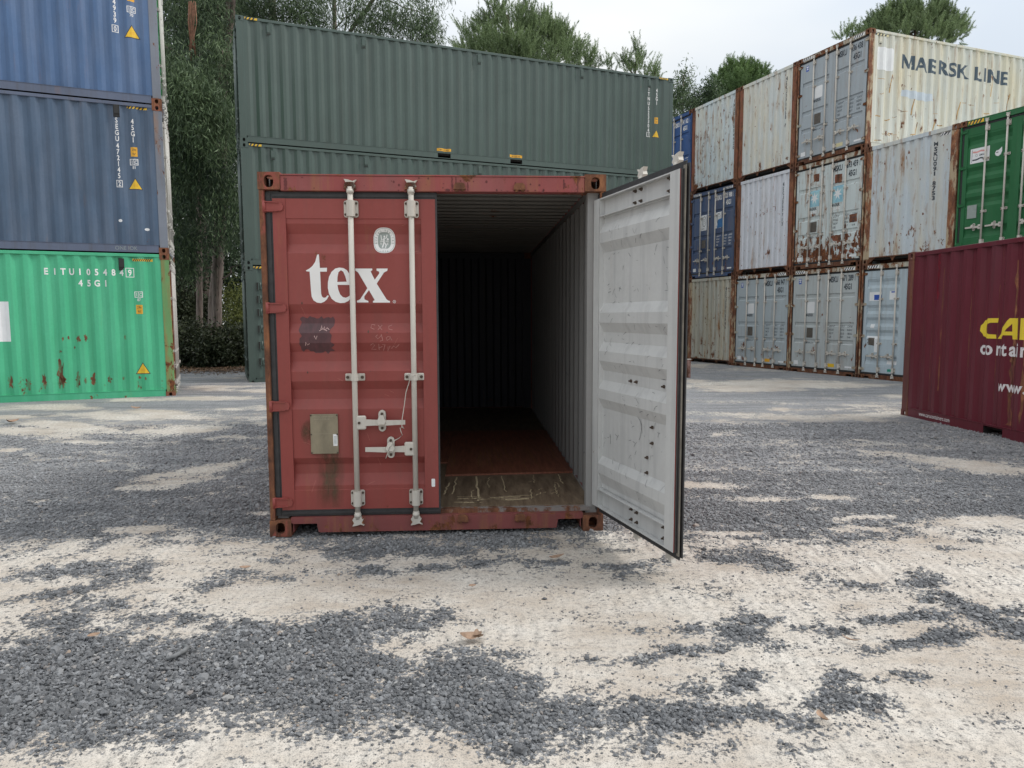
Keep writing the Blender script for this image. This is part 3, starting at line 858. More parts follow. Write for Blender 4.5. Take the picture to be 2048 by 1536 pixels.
def poly_sd(x, y, P):
    """signed distance to a polygon, positive inside"""
    P = np.array(P); d = np.full(x.shape, 1e9); ins = np.zeros(x.shape, bool)
    for (x0, y0), (x1, y1) in zip(P, np.roll(P, -1, 0)):
        ex, ey = x1 - x0, y1 - y0
        t = np.clip(((x - x0) * ex + (y - y0) * ey) / (ex * ex + ey * ey + 1e-12), 0, 1)
        d = np.minimum(d, np.hypot(x - x0 - t * ex, y - y0 - t * ey))
        cr = ((y0 <= y) != (y1 <= y)) & (x < (x1 - x0) * (y - y0) / (y1 - y0 + 1e-12) + x0)
        ins ^= cr
    return np.where(ins, d, -d)
def gravel_field(x, y):
    """> 0 gravel, < 0 sand, in units of about 1 at the heart of a bank"""
    x = np.asarray(x, float); y = np.asarray(y, float)
    wx = x + (fbm(x * 2.3, y * 3.5, 41) - 0.5) * 0.22; wy = y + (fbm(x * 2.3, y * 3.5, 57) - 0.5) * 0.16
    B = np.array(GBND)
    yb = np.interp(wx, B[:, 0], B[:, 1])
    f = np.clip((wy - yb) / 0.35, -1, 1)
    front = wy < yb
    f = np.maximum(f, np.clip(poly_sd(wx, wy, GPOLY) / 0.15, -1, 1.45))
    for cx, cy, ax, ay, bx_, by, s in GELL:
        det = ax * by - ay * bx_
        u = ((wx - cx) * by - (wy - cy) * bx_) / det; v = (-(wx - cx) * ay + (wy - cy) * ax) / det
        r = np.sqrt(u * u + v * v)
        f = np.where(r < 1.6, np.maximum(f, np.clip((1.12 - r) * 1.4, -1, 1.2) * s - (1 - s) * 1.5), f)
    for cx, cy, ax, ay, bx_, by, s in SELL:
        det = ax * by - ay * bx_
        u = ((wx - cx) * by - (wy - cy) * bx_) / det; v = (-(wx - cx) * ay + (wy - cy) * ax) / det
        r = np.sqrt(u * u + v * v)
        f = np.where(r < 1.6, np.minimum(f, -np.clip((1.15 - r) * 1.5, -1, 1) * s + (1 - s) * 0.4), f)
    n = fbm(x * 5.5, y * 5.5, 71, 5) - 0.5
    n3 = fbm(x * 19, y * 19, 33, 3) - 0.5
    n2 = fbm(x * 0.9 + y * 0.1, y * 2.0, 91, 4) - 0.5
    n4 = fbm(x * 0.42 + y * 0.05, y * 1.5, 191, 4) - 0.5
    f = f + np.clip((y - 7) / 2, 0, 1) * (n4 * 3.6 - 0.05)
    f = f * 0.72 + n * 1.5 + n3 * 1.5 + n2 * np.where(y > 7, 0.9, 0.25)
    return np.clip(f, -1.2, 1.2)
def ground_z(x, y):
    near = np.clip((11.5 - y) / 2, 0, 1) * np.clip((9.0 - np.abs(x)) / 1.5, 0, 1)
    return near * ((fbm(x * 0.8, y * 0.8, 5, 3) - 0.5) * 0.03 + (fbm(x * 7, y * 7, 15, 3) - 0.5) * 0.012)

def grid_mesh(name, xs, ys, zf=True):
    X, Y = np.meshgrid(xs, ys)
    nx, ny = len(xs), len(ys)
    Z = ground_z(X, Y) if zf else np.zeros_like(X)
    v = np.stack([X, Y, Z], -1).reshape(-1, 3)
    i = np.arange(nx * ny).reshape(ny, nx)
    f = np.stack([i[:-1, :-1], i[:-1, 1:], i[1:, 1:], i[1:, :-1]], -1).reshape(-1, 4)
    return v, f
def np_mesh(name, v, f, smooth=False):
    v = np.asarray(v, np.float32); f = np.asarray(f, np.int32)
    me = bpy.data.meshes.new(name)
    me.vertices.add(len(v)); me.vertices.foreach_set('co', v.ravel())
    k = f.shape[1]
    me.loops.add(f.size); me.loops.foreach_set('vertex_index', f.ravel())
    me.polygons.add(len(f)); me.polygons.foreach_set('loop_start', np.arange(0, f.size, k, dtype=np.int32))
    if smooth:
        me.polygons.foreach_set('use_smooth', np.ones(len(f), bool))
    me.update(calc_edges=True)
    return me
# one sheet: tight grid in the yard, widening to the horizon
xs = np.concatenate([[-400, -150, -70, -40], np.arange(-26, -8, 0.3), np.arange(-8, 8.001, 0.045), np.arange(8.3, 26, 0.3), [40, 70, 150, 400]])
ys = np.concatenate([[-300, -100, -40, -15, -6, -2, 0.5], np.arange(1.4, 11.5, 0.045), np.arange(11.5, 30, 0.12), [32, 36, 45, 60, 100, 200, 600]])
v, f = grid_mesh('ground', xs, ys)
gm = np_mesh('ground', v, f, True)
at = gm.attributes.new('gravel', 'FLOAT', 'POINT')
at.data.foreach_set('value', gravel_field(v[:, 0], v[:, 1]).astype(np.float32))

m, nt, bs, out = newmat('sand_and_gravel')
b = NB(nt)
pos = b.n('ShaderNodeNewGeometry').outputs['Position']
ga = b.n('ShaderNodeAttribute', attribute_name='gravel').outputs['Fac']
n1 = b.noise(pos, 38, 5, 0.7)
n2 = b.noise(pos, 150, 3, 0.7)
n3 = b.noise(pos, 1.1, 4, 0.6)
n4 = b.noise(b.scale(pos, (1.0, 2.2, 1)), 3.2, 6, 0.65)
mask = b.ramp(b.m('ADD', ga, b.m('MULTIPLY', b.m('SUBTRACT', n1, 0.5), 5.5)), -0.10, 0.35)
vor = b.n('ShaderNodeTexVoronoi', {'Vector': pos, 'Scale': 58.0, 'Randomness': 1.0})
vor2 = b.n('ShaderNodeTexVoronoi', {'Vector': pos, 'Scale': 58.0, 'Randomness': 1.0}, feature='DISTANCE_TO_EDGE')
vs = b.n('ShaderNodeSeparateColor', {0: vor.outputs['Color']}).outputs[0]
gcol = b.mix(b.ramp(vs, 0.05, 0.95), (0.125, 0.131, 0.145), (0.37, 0.38, 0.40))
gcol = b.mix(b.ramp(vor2.outputs['Distance'], 0.0, 0.10, 0.75, 0.0), gcol, (0.05, 0.052, 0.058))
gcol = b.mix(b.ramp(n4, 0.45, 0.75, 0.0, 0.45), gcol, (0.44, 0.43, 0.42))
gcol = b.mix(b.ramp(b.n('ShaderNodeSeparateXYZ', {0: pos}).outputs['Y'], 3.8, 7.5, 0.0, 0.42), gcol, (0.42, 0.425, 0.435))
gcol = b.mix(b.ramp(b.noise(b.scale(pos, (0.45, 2.6, 1)), 1.3, 5, 0.6), 0.44, 0.68, 0.0, 0.6), gcol, (0.15, 0.155, 0.165))
scol = b.mix(b.ramp(n3, 0.36, 0.66), (0.43, 0.365, 0.30), (0.61, 0.565, 0.505))
scol = b.mix(b.ramp(n4, 0.40, 0.72, 0.0, 0.6), scol, (0.66, 0.63, 0.585))
scol = b.mix(b.ramp(n2, 0.54, 0.64, 0.0, 0.85), scol, (0.20, 0.195, 0.19))
scol = b.mix(b.ramp(n1, 0.50, 0.64, 0.0, 0.85), scol, (0.30, 0.275, 0.25))
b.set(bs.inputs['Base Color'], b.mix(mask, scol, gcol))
b.set(bs.inputs['Roughness'], 0.9)
b.set(bs.inputs['Specular IOR Level'], 0.25)
hg = b.m('MULTIPLY', b.m('MULTIPLY', mask, b.ramp(vor2.outputs['Distance'], 0.0, 0.25)), 0.6)
# faint tyre tread marks across the sand
wv = b.n('ShaderNodeTexWave', {'Vector': b.scale(pos, (1.0, 1.6, 1)), 'Scale': 3.4, 'Distortion': 5.0, 'Detail': 3.0, 'Detail Scale': 1.6}).outputs['Fac']
hs = b.m('ADD', b.m('MULTIPLY', n1, 0.5), b.m('ADD', b.m('MULTIPLY', n2, 0.35), b.m('MULTIPLY', b.m('MULTIPLY', wv, b.ramp(n3, 0.42, 0.6)), 0.9)))
b.set(bs.inputs['Normal'], b.bump(b.m('ADD', hg, hs), 0.9, 0.014))
M['ground'] = m
go = obj('ground', gm, m)
go['kind'] = 'structure'

# ------------------------------------------------------------------ loose stones (instances of crushed-rock shapes made in geometry nodes)
m, nt, bs, out = newmat('crushed_stone')
b = NB(nt)
rnd = b.n('ShaderNodeObjectInfo').outputs['Random']
tcg = b.n('ShaderNodeTexCoord').outputs['Object']
rc = b.n('ShaderNodeValToRGB', {'Fac': rnd})
e = rc.color_ramp.elements
e[0].position = 0.0; e[0].color = (0.076, 0.079, 0.085, 1)
e[1].position = 1.0; e[1].color = (0.38, 0.37, 0.355, 1)
for p_, c_ in ((0.35, (0.112, 0.116, 0.123)), (0.75, (0.175, 0.179, 0.187)), (0.955, (0.26, 0.268, 0.28)), (0.965, (0.28, 0.215, 0.165)), (0.975, (0.21, 0.217, 0.23))):
    k = e.new(p_); k.color = (*c_, 1)
gn_ = b.noise(b.n('ShaderNodeNewGeometry').outputs['Position'], 160, 4, 0.7)
scol_ = b.mix(b.ramp(gn_, 0.50, 0.75, 0.0, 0.45), rc.outputs['Color'], (0.34, 0.33, 0.315))
# stones further into the yard are coated with pale traffic dust
yp = b.n('ShaderNodeSeparateXYZ', {0: b.n('ShaderNodeNewGeometry').outputs['Position']}).outputs['Y']
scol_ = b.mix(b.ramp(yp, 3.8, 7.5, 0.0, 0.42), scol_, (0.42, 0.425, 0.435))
scol_ = b.mix(b.ramp(b.noise(b.scale(b.n('ShaderNodeNewGeometry').outputs['Position'], (0.45, 2.6, 0)), 1.3, 5, 0.6), 0.44, 0.68, 0.0, 0.5), scol_, (0.12, 0.124, 0.132))
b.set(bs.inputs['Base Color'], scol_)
b.set(bs.inputs['Roughness'], 0.85); b.set(bs.inputs['Specular IOR Level'], 0.3)
M['stone'] = m

def stone_tree():
    gt = bpy.data.node_groups.new('loose_stones', 'GeometryNodeTree')
    gt.interface.new_socket('Geometry', in_out='INPUT', socket_type='NodeSocketGeometry')
    gt.interface.new_socket('Geometry', in_out='OUTPUT', socket_type='NodeSocketGeometry')
    N = gt.nodes.new; Lk = gt.links.new
    gi = N('NodeGroupInput'); go_ = N('NodeGroupOutput')
    g2i = N('GeometryNodeGeometryToInstance')
    for k in range(7):
        ico = N('GeometryNodeMeshIcoSphere'); ico.inputs['Radius'].default_value = 0.5; ico.inputs['Subdivisions'].default_value = 2
        sp = N('GeometryNodeSetPosition')
        ps = N('GeometryNodeInputPosition')
        nz_ = N('ShaderNodeTexNoise'); nz_.noise_dimensions = '4D'; nz_.inputs['W'].default_value = k * 3.7; nz_.inputs['Scale'].default_value = 1.9; nz_.inputs['Detail'].default_value = 1.0
        Lk(ps.outputs[0], nz_.inputs['Vector'])
        sb = N('ShaderNodeVectorMath'); sb.operation = 'SUBTRACT'; Lk(nz_.outputs['Color'], sb.inputs[0]); sb.inputs[1].default_value = (0.5, 0.5, 0.5)
        sc = N('ShaderNodeVectorMath'); sc.operation = 'MULTIPLY'; Lk(sb.outputs[0], sc.inputs[0]); sc.inputs[1].default_value = (1.25, 1.25, 1.0)
        Lk(ico.outputs['Mesh'], sp.inputs['Geometry']); Lk(sc.outputs[0], sp.inputs['Offset'])
        tr = N('GeometryNodeTransform'); tr.inputs['Scale'].default_value = (1.0, 0.72 + 0.06 * (k % 4), 0.55 + 0.07 * (k % 3))
        Lk(sp.outputs[0], tr.inputs['Geometry'])
        sm = N('GeometryNodeSetMaterial'); sm.inputs['Material'].default_value = M['stone']
        Lk(tr.outputs[0], sm.inputs['Geometry'])
        Lk(sm.outputs[0], g2i.inputs[0])
    iop = N('GeometryNodeInstanceOnPoints'); iop.inputs['Pick Instance'].default_value = True
    Lk(gi.outputs[0], iop.inputs['Points']); Lk(g2i.outputs[0], iop.inputs['Instance'])
    for nm, dt, sock in (('pick', 'INT', 'Instance Index'), ('rot', 'FLOAT_VECTOR', 'Rotation'), ('size', 'FLOAT', 'Scale')):
        na = N('GeometryNodeInputNamedAttribute'); na.data_type = dt; na.inputs['Name'].default_value = nm
        o_ = [q for q in na.outputs if q.enabled and q.name == 'Attribute'][0]
        Lk(o_, iop.inputs[sock])
    Lk(iop.outputs[0], go_.inputs[0])
    return gt
def scatter_stones():
    P = []; SZ = []
    # bands: depth range, candidates per square metre, median size
    for y0, y1, den, sz, hwid in ((1.75, 3.4, 5600, 0.0150, 0.80), (3.4, 5.0, 4300, 0.0162, 0.80), (5.0, 7.2, 2700, 0.0155, 0.78), (7.2, 10.5, 900, 0.018, 0.78)):
        w1 = y1 * hwid + 0.6
        n = int((y1 - y0) * 2 * w1 * den)
        x = RNG.uniform(-w1, w1, n); y = RNG.uniform(y0, y1, n)
        k = np.abs(x) < y * hwid + 0.6
        x, y = x[k], y[k]
        f = gravel_field(x, y)
        p = np.clip((f + 0.52) / 1.05, 0.0, 1) ** 1.7
        cl = np.clip((fbm(x * 6, y * 6, 123, 3) - 0.42) * 5, 0.1, 1.6)
        p = np.maximum(p, np.where(y < 6.5, np.where(f > -0.9, 0.19, 0.08), 0.02) * cl)
        k = RNG.random(len(x)) < p
        x, y, f = x[k], y[k], f[k]
        big = np.clip(f, 0, 1)
        s = sz * np.exp(RNG.normal(0, 0.34, len(x))) * (0.72 + 0.38 * big)
        s = np.where(f < -0.12, s * (0.22 + 0.75 * RNG.random(len(x)) ** 2), s)
        z = ground_z(x, y) + s * RNG.uniform(-0.08, 0.22, len(x)) + np.clip(f, 0, 1) * RNG.uniform(0, 0.006, len(x))
        inside = poly_in_box(x, y)
        P.append(np.stack([x, y, z], -1)[~inside]); SZ.append(s[~inside])
    return np.concatenate(P), np.concatenate(SZ)
MAIN_O, MAIN_A = (-1.7594, 5.0499), 0.0556
def poly_in_box(x, y):
    """under the red container beyond its door sill"""
    c, s_ = math.cos(MAIN_A), math.sin(MAIN_A)
    u = (x - MAIN_O[0]) * c + (y - MAIN_O[1]) * s_; v = -(x - MAIN_O[0]) * s_ + (y - MAIN_O[1]) * c
    return ((u > 0.02) & (u < W - 0.02) & (v > 1.2)) | ((v > 0.0) & (v < CL) & (((u > 0) & (u < CW)) | ((u > W - CW) & (u < W))))
pts, szs = scatter_stones()
gm = bpy.data.meshes.new('gravel')
gm.vertices.add(len(pts)); gm.vertices.foreach_set('co', pts.astype(np.float32).ravel())
a_ = gm.attributes.new('size', 'FLOAT', 'POINT'); a_.data.foreach_set('value', szs.astype(np.float32))
a_ = gm.attributes.new('pick', 'INT', 'POINT'); a_.data.foreach_set('value', RNG.integers(0, 7, len(pts)).astype(np.int32))
a_ = gm.attributes.new('rot', 'FLOAT_VECTOR', 'POINT')
rt = np.stack([RNG.normal(0, 0.45, len(pts)), RNG.normal(0, 0.45, len(pts)), RNG.uniform(0, 6.28, len(pts))], -1)
a_.data.foreach_set('vector', rt.astype(np.float32).ravel())
gv = bpy.data.objects.new('gravel', gm)
COL.objects.link(gv)
gv['kind'] = 'stuff'
gm.materials.append(M['stone'])
md = gv.modifiers.new('stones', 'NODES'); md.node_group = stone_tree()
print('stones', len(pts))

# ------------------------------------------------------------------ the open red container
def unit(a):
    return Vector((math.cos(a), math.sin(a), 0)), Vector((-math.sin(a), math.cos(a), 0))
ux, uy = unit(MAIN_A)
H1, L1 = 2.591, 6.058
org = Vector((*MAIN_O, 0)) + ux * HW
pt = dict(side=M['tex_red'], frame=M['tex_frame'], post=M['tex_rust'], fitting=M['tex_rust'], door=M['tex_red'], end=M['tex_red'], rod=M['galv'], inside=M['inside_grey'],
          header=M['tex_frame'], sill=M['tex_sill'], door_inside=M['door_inside'], hinge=M['tex_red'], post_end=M['tex_frame'], post_in=M['inside_grey'], inside_end=M['inside_back_shade'], inside_roof=M['inside_roof'], threshold=M['threshold'])
main, (dl, dr) = container('shipping_container', 'red container standing open with one door swung out towards the gravel yard', org, MAIN_A, L1, H1, pt, 'ribbed',
    rods=(0.547, 0.969), handles=((1, 0.832), (-1, 0.637)), right_open=((2.411 - HW, 0.0655, 0), math.radians(104.5)), group='shipping containers in the yard')
for X in (0.635, 1.057, 1.397, 1.819):
    obj('cam_keeper', cached('cam_keeper', keeper_mb), M['tex_rust'], main, loc=(X - HW, 0.004, 2.497))
    obj('cam_keeper', cached('cam_keeper', keeper_mb), M['tex_rust'], main, loc=(X - HW, 0.006, 0.112))

# floor: front panel, torn veneer sheets, rear panels
M['ply_front'] = plain('worn_floor_ply', (0.18, 0.122, 0.08), 0.55, 0.35, 5, bump=0.003, stretch=(4, 0.6, 1), col2=(0.25, 0.185, 0.125))
M['ply_red'] = plain('red_brown_ply', (0.23, 0.075, 0.045), 0.5, 0.3, 6, bump=0.002, stretch=(5, 0.5, 1), col2=(0.33, 0.125, 0.075))
M['scratch'] = plain('pale_scratch', (0.66, 0.53, 0.34), 0.8, 0.3, 40)
M['scratch_thin'] = plain('thin_scratch', (0.34, 0.20, 0.11), 0.8, 0.3, 40)
obj('floor_panel', _b(-HW + 0.06, HW - 0.06, 0.125, 1.74, 0.1505, 0.168), M['ply_front'], main, 'worn olive brown floor panel at the sill')
mb = MB(); mb.prism([(1.228 - HW, 1.145), (2.378 - HW, 1.205), (2.378 - HW, 3.60), (1.228 - HW, 3.60)], 'z', 0.1695, 0.186)
obj('floor_panel', mb, M['ply_red'], main, 'red brown floor sheet with a torn front edge')
mb = MB(); mb.prism([(0.06 - HW, 1.69), (1.224 - HW, 1.70), (1.224 - HW, 3.60), (0.06 - HW, 3.60)], 'z', 0.1695, 0.185)
obj('floor_panel', mb, M['ply_red'], main, 'red brown floor sheet behind the closed door')
for y0, y1 in ((1.745, 3.6), (3.605, 4.8), (4.805, 5.985)):
    obj('floor_panel', _b(-HW + 0.06, HW - 0.06, y0, y1, 0.1505, 0.168), M['ply_front'], main)
r_ = random.Random(3)
fl = []; ft = []
def wig(x0, y0, x1, y1, n=7, a=0.012):
    return [(x0 + (x1 - x0) * i / n + r_.uniform(-a, a), y0 + (y1 - y0) * i / n + r_.uniform(-a, a) * 0.5) for i in range(n + 1)]
for X, ya, yb, wd in ((1.33, 1.12, 0.50, 0.010), (1.50, 1.12, 0.28, 0.016), (1.47, 0.62, 0.34, 0.007), (1.72, 1.12, 0.55, 0.006), (1.62, 1.1, 0.7, 0.005), (2.02, 1.15, 0.85, 0.004), (2.24, 1.16, 0.8, 0.009), (1.27, 0.9, 0.5, 0.013), (1.95, 0.62, 0.32, 0.006), (2.16, 0.8, 0.45, 0.005)):
    fl.append(ribbon2d(wig(X - HW, ya, X - HW + r_.uniform(-0.03, 0.02), yb), wd))
for k in range(13):
    x = r_.uniform(1.3, 1.78); y = r_.uniform(0.22, 0.48); fl.append(ribbon2d(wig(x - HW, y, x - HW + r_.uniform(0.05, 0.20), y + r_.uniform(-0.03, 0.03), 5, 0.016), r_.uniform(0.006, 0.016)))
fl.append(ribbon2d(wig(1.72 - HW, 0.30, 1.90 - HW, 0.31, 5, 0.01), 0.022))
for k in range(9):
    x = r_.uniform(1.95, 2.2); y = r_.uniform(0.4, 0.95); fl.append(ribbon2d(wig(x - HW, y, x - HW + r_.uniform(-0.05, 0.05), y + r_.uniform(-0.12, 0.12), 4, 0.016), r_.uniform(0.003, 0.008)))
for k in range(26):
    x = r_.uniform(1.25, 2.36); y = r_.uniform(1.25, 2.0); ft.append(ribbon2d(wig(x - HW, y, x - HW + r_.uniform(-0.06, 0.03), y + r_.uniform(0.25, 1.1), 8, 0.010), r_.uniform(0.003, 0.008)))
decal('scratches', [(merge2d(fl), M['scratch'], 1.0)], (lambda u, v, e: (u, v, 0.168 + e), [], []), main)
decal('scratches', [(merge2d(ft), M['scratch_thin'], 1.0)], (lambda u, v, e: (u, v, 0.1865 + e), [], []), main)

# marks on the closed door; door-local x = container x - 0.088
fd = face_door('ribbed', H1)
K = 0.585 / 860
def tz(L):
    return [[((x - 570) * K + 0.305 - 0.088, 2.030 - (y - 965) * 0.000684) for x, y in lp] for lp in L]
T_ = [(570, 1130), (610, 1108), (640, 1082), (668, 1042), (690, 968), (708, 965), (715, 1104), (788, 1102), (785, 1142), (716, 1142), (720, 1368), (728, 1398), (745, 1411), (765, 1408), (785, 1386), (800, 1390), (778, 1428), (750, 1452), (715, 1466), (675, 1460), (640, 1438), (622, 1400), (617, 1340), (608, 1142), (575, 1138)]
E_ = [(1036, 1278), (1033, 1225), (1018, 1165), (990, 1124), (955, 1105), (915, 1100), (872, 1110), (833, 1144), (806, 1195), (793, 1255), (791, 1310), (802, 1372), (828, 1422), (868, 1453), (915, 1466), (960, 1463), (1000, 1445), (1030, 1410), (1046, 1375), (1032, 1368), (1008, 1395), (975, 1411), (945, 1405), (917, 1378), (899, 1330), (891, 1278)]
EC = [(890, 1248), (894, 1196), (905, 1148), (930, 1127), (955, 1143), (974, 1188), (987, 1245)]
X_ = [(1080, 1110), (1255, 1110), (1255, 1128), (1238, 1137), (1248, 1162), (1278, 1225), (1326, 1162), (1326, 1142), (1300, 1132), (1300, 1110), (1415, 1110), (1410, 1133), (1376, 1150), (1298, 1266), (1395, 1425), (1412, 1440), (1432, 1446), (1432, 1462), (1255, 1462), (1255, 1446), (1274, 1436), (1216, 1332), (1166, 1398), (1168, 1428), (1208, 1446), (1208, 1460), (1090, 1460), (1088, 1442), (1122, 1428), (1200, 1312), (1108, 1150), (1080, 1130)]
reg = [ellipse2d((1478 - 570) * K + 0.217, 2.030 - (1452 - 965) * 0.000684, 0.011, 0.011, 20, 2, 0.78), text2d('R', 0.010, (1478 - 570) * K + 0.217, 2.030 - (1452 - 965) * 0.000684 - 0.005, 0.8, 0.02, 'CENTER')]
decal('lettering', [(merge2d([poly2d(tz([T_])), poly2d(tz([E_, EC])), poly2d(tz([X_]))] + reg), M['white_print'], 1.5)], fd, dl, 'large white lowercase lettering')
# classification emblem: oval with ring lettering and a figure
cx, cz = 0.857 - 0.088, 2.130
M['emblem_grey'] = plain('emblem_grey', (0.30, 0.34, 0.32), 0.55, 0.1, 20)
ring = []
def arc_text(s, rx, rz, a0, a1, cap):
    for i, ch in enumerate(s):
        t = math.radians(a0 + (a1 - a0) * i / (len(s) - 1))
        bm = text2d(ch, cap, 0, -cap / 2, 0.8, 0.02, 'CENTER')
        r = math.atan2(math.sin(t) * rx, math.cos(t) * rz) - math.pi / 2
        for v in bm.verts:
            x, y = v.co.x, v.co.y
            v.co.x = cx + rx * math.cos(t) + x * math.cos(r) - y * math.sin(r); v.co.y = cz + rz * math.sin(t) + x * math.sin(r) + y * math.cos(r)
        ring.append(bm)
arc_text('BUREAU VERITAS', 0.060, 0.070, 195, -15, 0.013)
for i, ch in enumerate('1828'):
    ring.append(text2d(ch, 0.011, cx - 0.024 + 0.016 * i, cz - 0.081, 0.8, 0.01, 'CENTER'))
fig = [ribbon2d([(cx - 0.002, cz + 0.018), (cx - 0.004, cz - 0.015), (cx - 0.014, cz - 0.050)], 0.010), ribbon2d([(cx, cz - 0.012), (cx + 0.012, cz - 0.032), (cx + 0.008, cz - 0.052)], 0.008),
       ribbon2d([(cx, cz + 0.014), (cx + 0.014, cz + 0.020), (cx + 0.020, cz + 0.042)], 0.006), ribbon2d([(cx - 0.002, cz + 0.014), (cx - 0.020, cz + 0.004), (cx - 0.024, cz + 0.038)], 0.006),
       ellipse2d(cx, cz + 0.028, 0.006, 0.008, 12), rect2d(cx - 0.030, cz - 0.006, cx - 0.010, cz - 0.001), rect2d(cx + 0.008, cz - 0.006, cx + 0.030, cz - 0.001), ellipse2d(cx + 0.024, cz + 0.010, 0.007, 0.008, 12),
       text2d('V', 0.016, cx - 0.024, cz - 0.030, 0.9, 0.03, 'CENTER'), text2d('IE', 0.016, cx + 0.022, cz - 0.030, 0.8, 0.03, 'CENTER'), rect2d(cx - 0.018, cz - 0.060, cx + 0.016, cz - 0.056)]
decal('emblem', [(ellipse2d(cx, cz, 0.077, 0.090, 32, 2.6), M['white_print'], 1.5), (ellipse2d(cx, cz, 0.072, 0.085, 32, 2.6, 0.97), M['emblem_grey'], 2.2),
                 (ellipse2d(cx, cz, 0.046, 0.060, 32, 2.8), M['emblem_grey'], 2.2), (merge2d(ring), M['emblem_grey'], 2.4), (merge2d(fig), M['white_print'], 3.0)], fd, dl)
# dark brushed-over patch
M['dark_patch'] = plain('dark_brushed_patch', (0.075, 0.030, 0.036), 0.4, 0.25, 11, stretch=(2, 1, 1), col2=(0.105, 0.036, 0.042))
P = []
for i in range(15):
    P.append((0.25 + 0.23 * i / 14, 1.585 + r_.uniform(-0.012, 0.012)))
for i in range(11):
    P.append((0.475 + r_.uniform(-0.02, 0.022), 1.57 - 0.225 * i / 10))
for i in range(12):
    P.append((0.455 - 0.19 * i / 11, 1.330 + r_.uniform(-0.012, 0.014) + 0.02 * (i / 11)))
for i in range(12):
    P.append((0.257 + r_.uniform(-0.022, 0.018), 1.355 + 0.22 * i / 11))
decal('paint_patch', [(poly2d([[(x - 0.088, z) for x, z in P]]), M['dark_patch'], 1.2)], fd, dl)
ch = [ribbon2d([(x - 0.088, z) for x, z in q], 0.005) for q in (
    [(0.395, 1.50), (0.40, 1.53), (0.405, 1.50), (0.42, 1.52), (0.425, 1.495), (0.44, 1.512), (0.455, 1.498)], [(0.385, 1.49), (0.41, 1.505), (0.44, 1.49)],
    [(0.285, 1.385), (0.29, 1.41), (0.30, 1.39), (0.315, 1.40)], [(0.35, 1.455), (0.362, 1.43), (0.37, 1.455)])]
decal('chalk_scribble', [(merge2d(ch), M['chalk'], 2.4)], fd, dl)
# chalk loop and scribbled figures
lp = [(0.150, 1.22), (0.135, 1.27), (0.118, 1.33), (0.108, 1.39), (0.108, 1.43), (0.118, 1.465), (0.133, 1.475), (0.146, 1.465), (0.152, 1.43), (0.145, 1.385), (0.130, 1.33), (0.128, 1.29), (0.140, 1.25), (0.157, 1.215)]
decal('chalk_mark', [(ribbon2d([(x - 0.088, z) for x, z in lp], 0.0045), M['chalk'], 1.5)], fd, dl)
sc = []
for pts_ in ([(0.78, 1.53), (0.755, 1.535), (0.75, 1.51), (0.775, 1.50)], [(0.80, 1.53), (0.83, 1.495)], [(0.83, 1.53), (0.80, 1.495)], [(0.90, 1.53), (0.875, 1.52), (0.88, 1.50), (0.905, 1.495)],
             [(0.80, 1.46), (0.785, 1.45), (0.80, 1.43), (0.82, 1.45), (0.825, 1.465), (0.835, 1.42), (0.815, 1.415)], [(0.88, 1.45), (0.86, 1.44), (0.865, 1.42), (0.885, 1.43), (0.885, 1.45), (0.90, 1.42)],
             [(0.745, 1.385), (0.765, 1.40), (0.775, 1.385), (0.75, 1.355), (0.785, 1.355)], [(0.805, 1.395), (0.805, 1.35)], [(0.80, 1.365), (0.83, 1.375)], [(0.83, 1.39), (0.85, 1.39), (0.835, 1.345)], [(0.87, 1.375), (0.865, 1.34), (0.885, 1.38), (0.895, 1.36), (0.91, 1.38), (0.925, 1.365), (0.95, 1.39)]):
    sc.append(ribbon2d([(x - 0.088, z) for x, z in pts_], 0.004))
decal('chalk_scribble', [(merge2d(sc), M['chalk_faint'], 1.5)], fd, dl)
# approval plate with a bar-code label, and the dirt that ran from it
mb = MB(); mb.box(0.306 - 0.088, 0.503 - 0.088, -0.006, 0.003, 0.602, 0.892, 0, 0.002)
for x in (0.312, 0.497):
    for z in (0.610, 0.745, 0.884):
        mb.tube([(x - 0.088, -0.006, z), (x - 0.088, -0.012, z)], 0.006, 6, 1, False)
pl = obj('data_plate', mb, [M['plate'], M['bolt']], dl, 'weathered tan data plate')
fp_ = (lambda u, v, e: (u, -0.006 - e, v), [], [])
M['plate_text'] = plain('plate_text', (0.34, 0.30, 0.22), 0.6, 0.1, 20)
lines = [text2d(s, 0.009, 0.322 - 0.088, 0.868 - 0.016 * i, 0.9, 0.01) for i, s in enumerate(('APPROVED FOR TRANSPORT', '   UNDER CUSTOMS SEAL'))] + [rect2d(0.315 - 0.088, 0.748, 0.495 - 0.088, 0.7495)]
bars = [rect2d(0.472 - 0.088, 0.672 + 0.009 * i, 0.492 - 0.088, 0.676 + 0.009 * i) for i in range(7)]
decal('plate_print', [(merge2d(lines), M['plate_text'], 0.6), (rect2d(0.467 - 0.088, 0.660, 0.497 - 0.088, 0.745), M['sticker'], 0.6), (merge2d(bars), M['emblem_grey'], 1.2)], fp_, dl)
M['grime'] = None
m, nt, bs, out = newmat('dirt_run')
b = NB(nt); raw, co = b.coords()
gz = b.n('ShaderNodeSeparateXYZ', {0: raw})
streak = b.noise(b.scale(co, (1, 1, 0.12)), 30, 5, 0.7)
wide = b.noise(co, 6, 4, 0.6)
dx = b.m('ABSOLUTE', b.m('SUBTRACT', gz.outputs['X'], 0.345)); 
al = b.m('MULTIPLY', b.ramp(dx, 0.03, 0.105, 1.0, 0.0), b.ramp(b.m('ADD', b.m('MULTIPLY', streak, 0.6), b.m('MULTIPLY', wide, 0.5)), 0.36, 0.68))
al = b.m('MULTIPLY', al, b.ramp(gz.outputs['Z'], 0.20, 0.34, 0.35, 1.0))
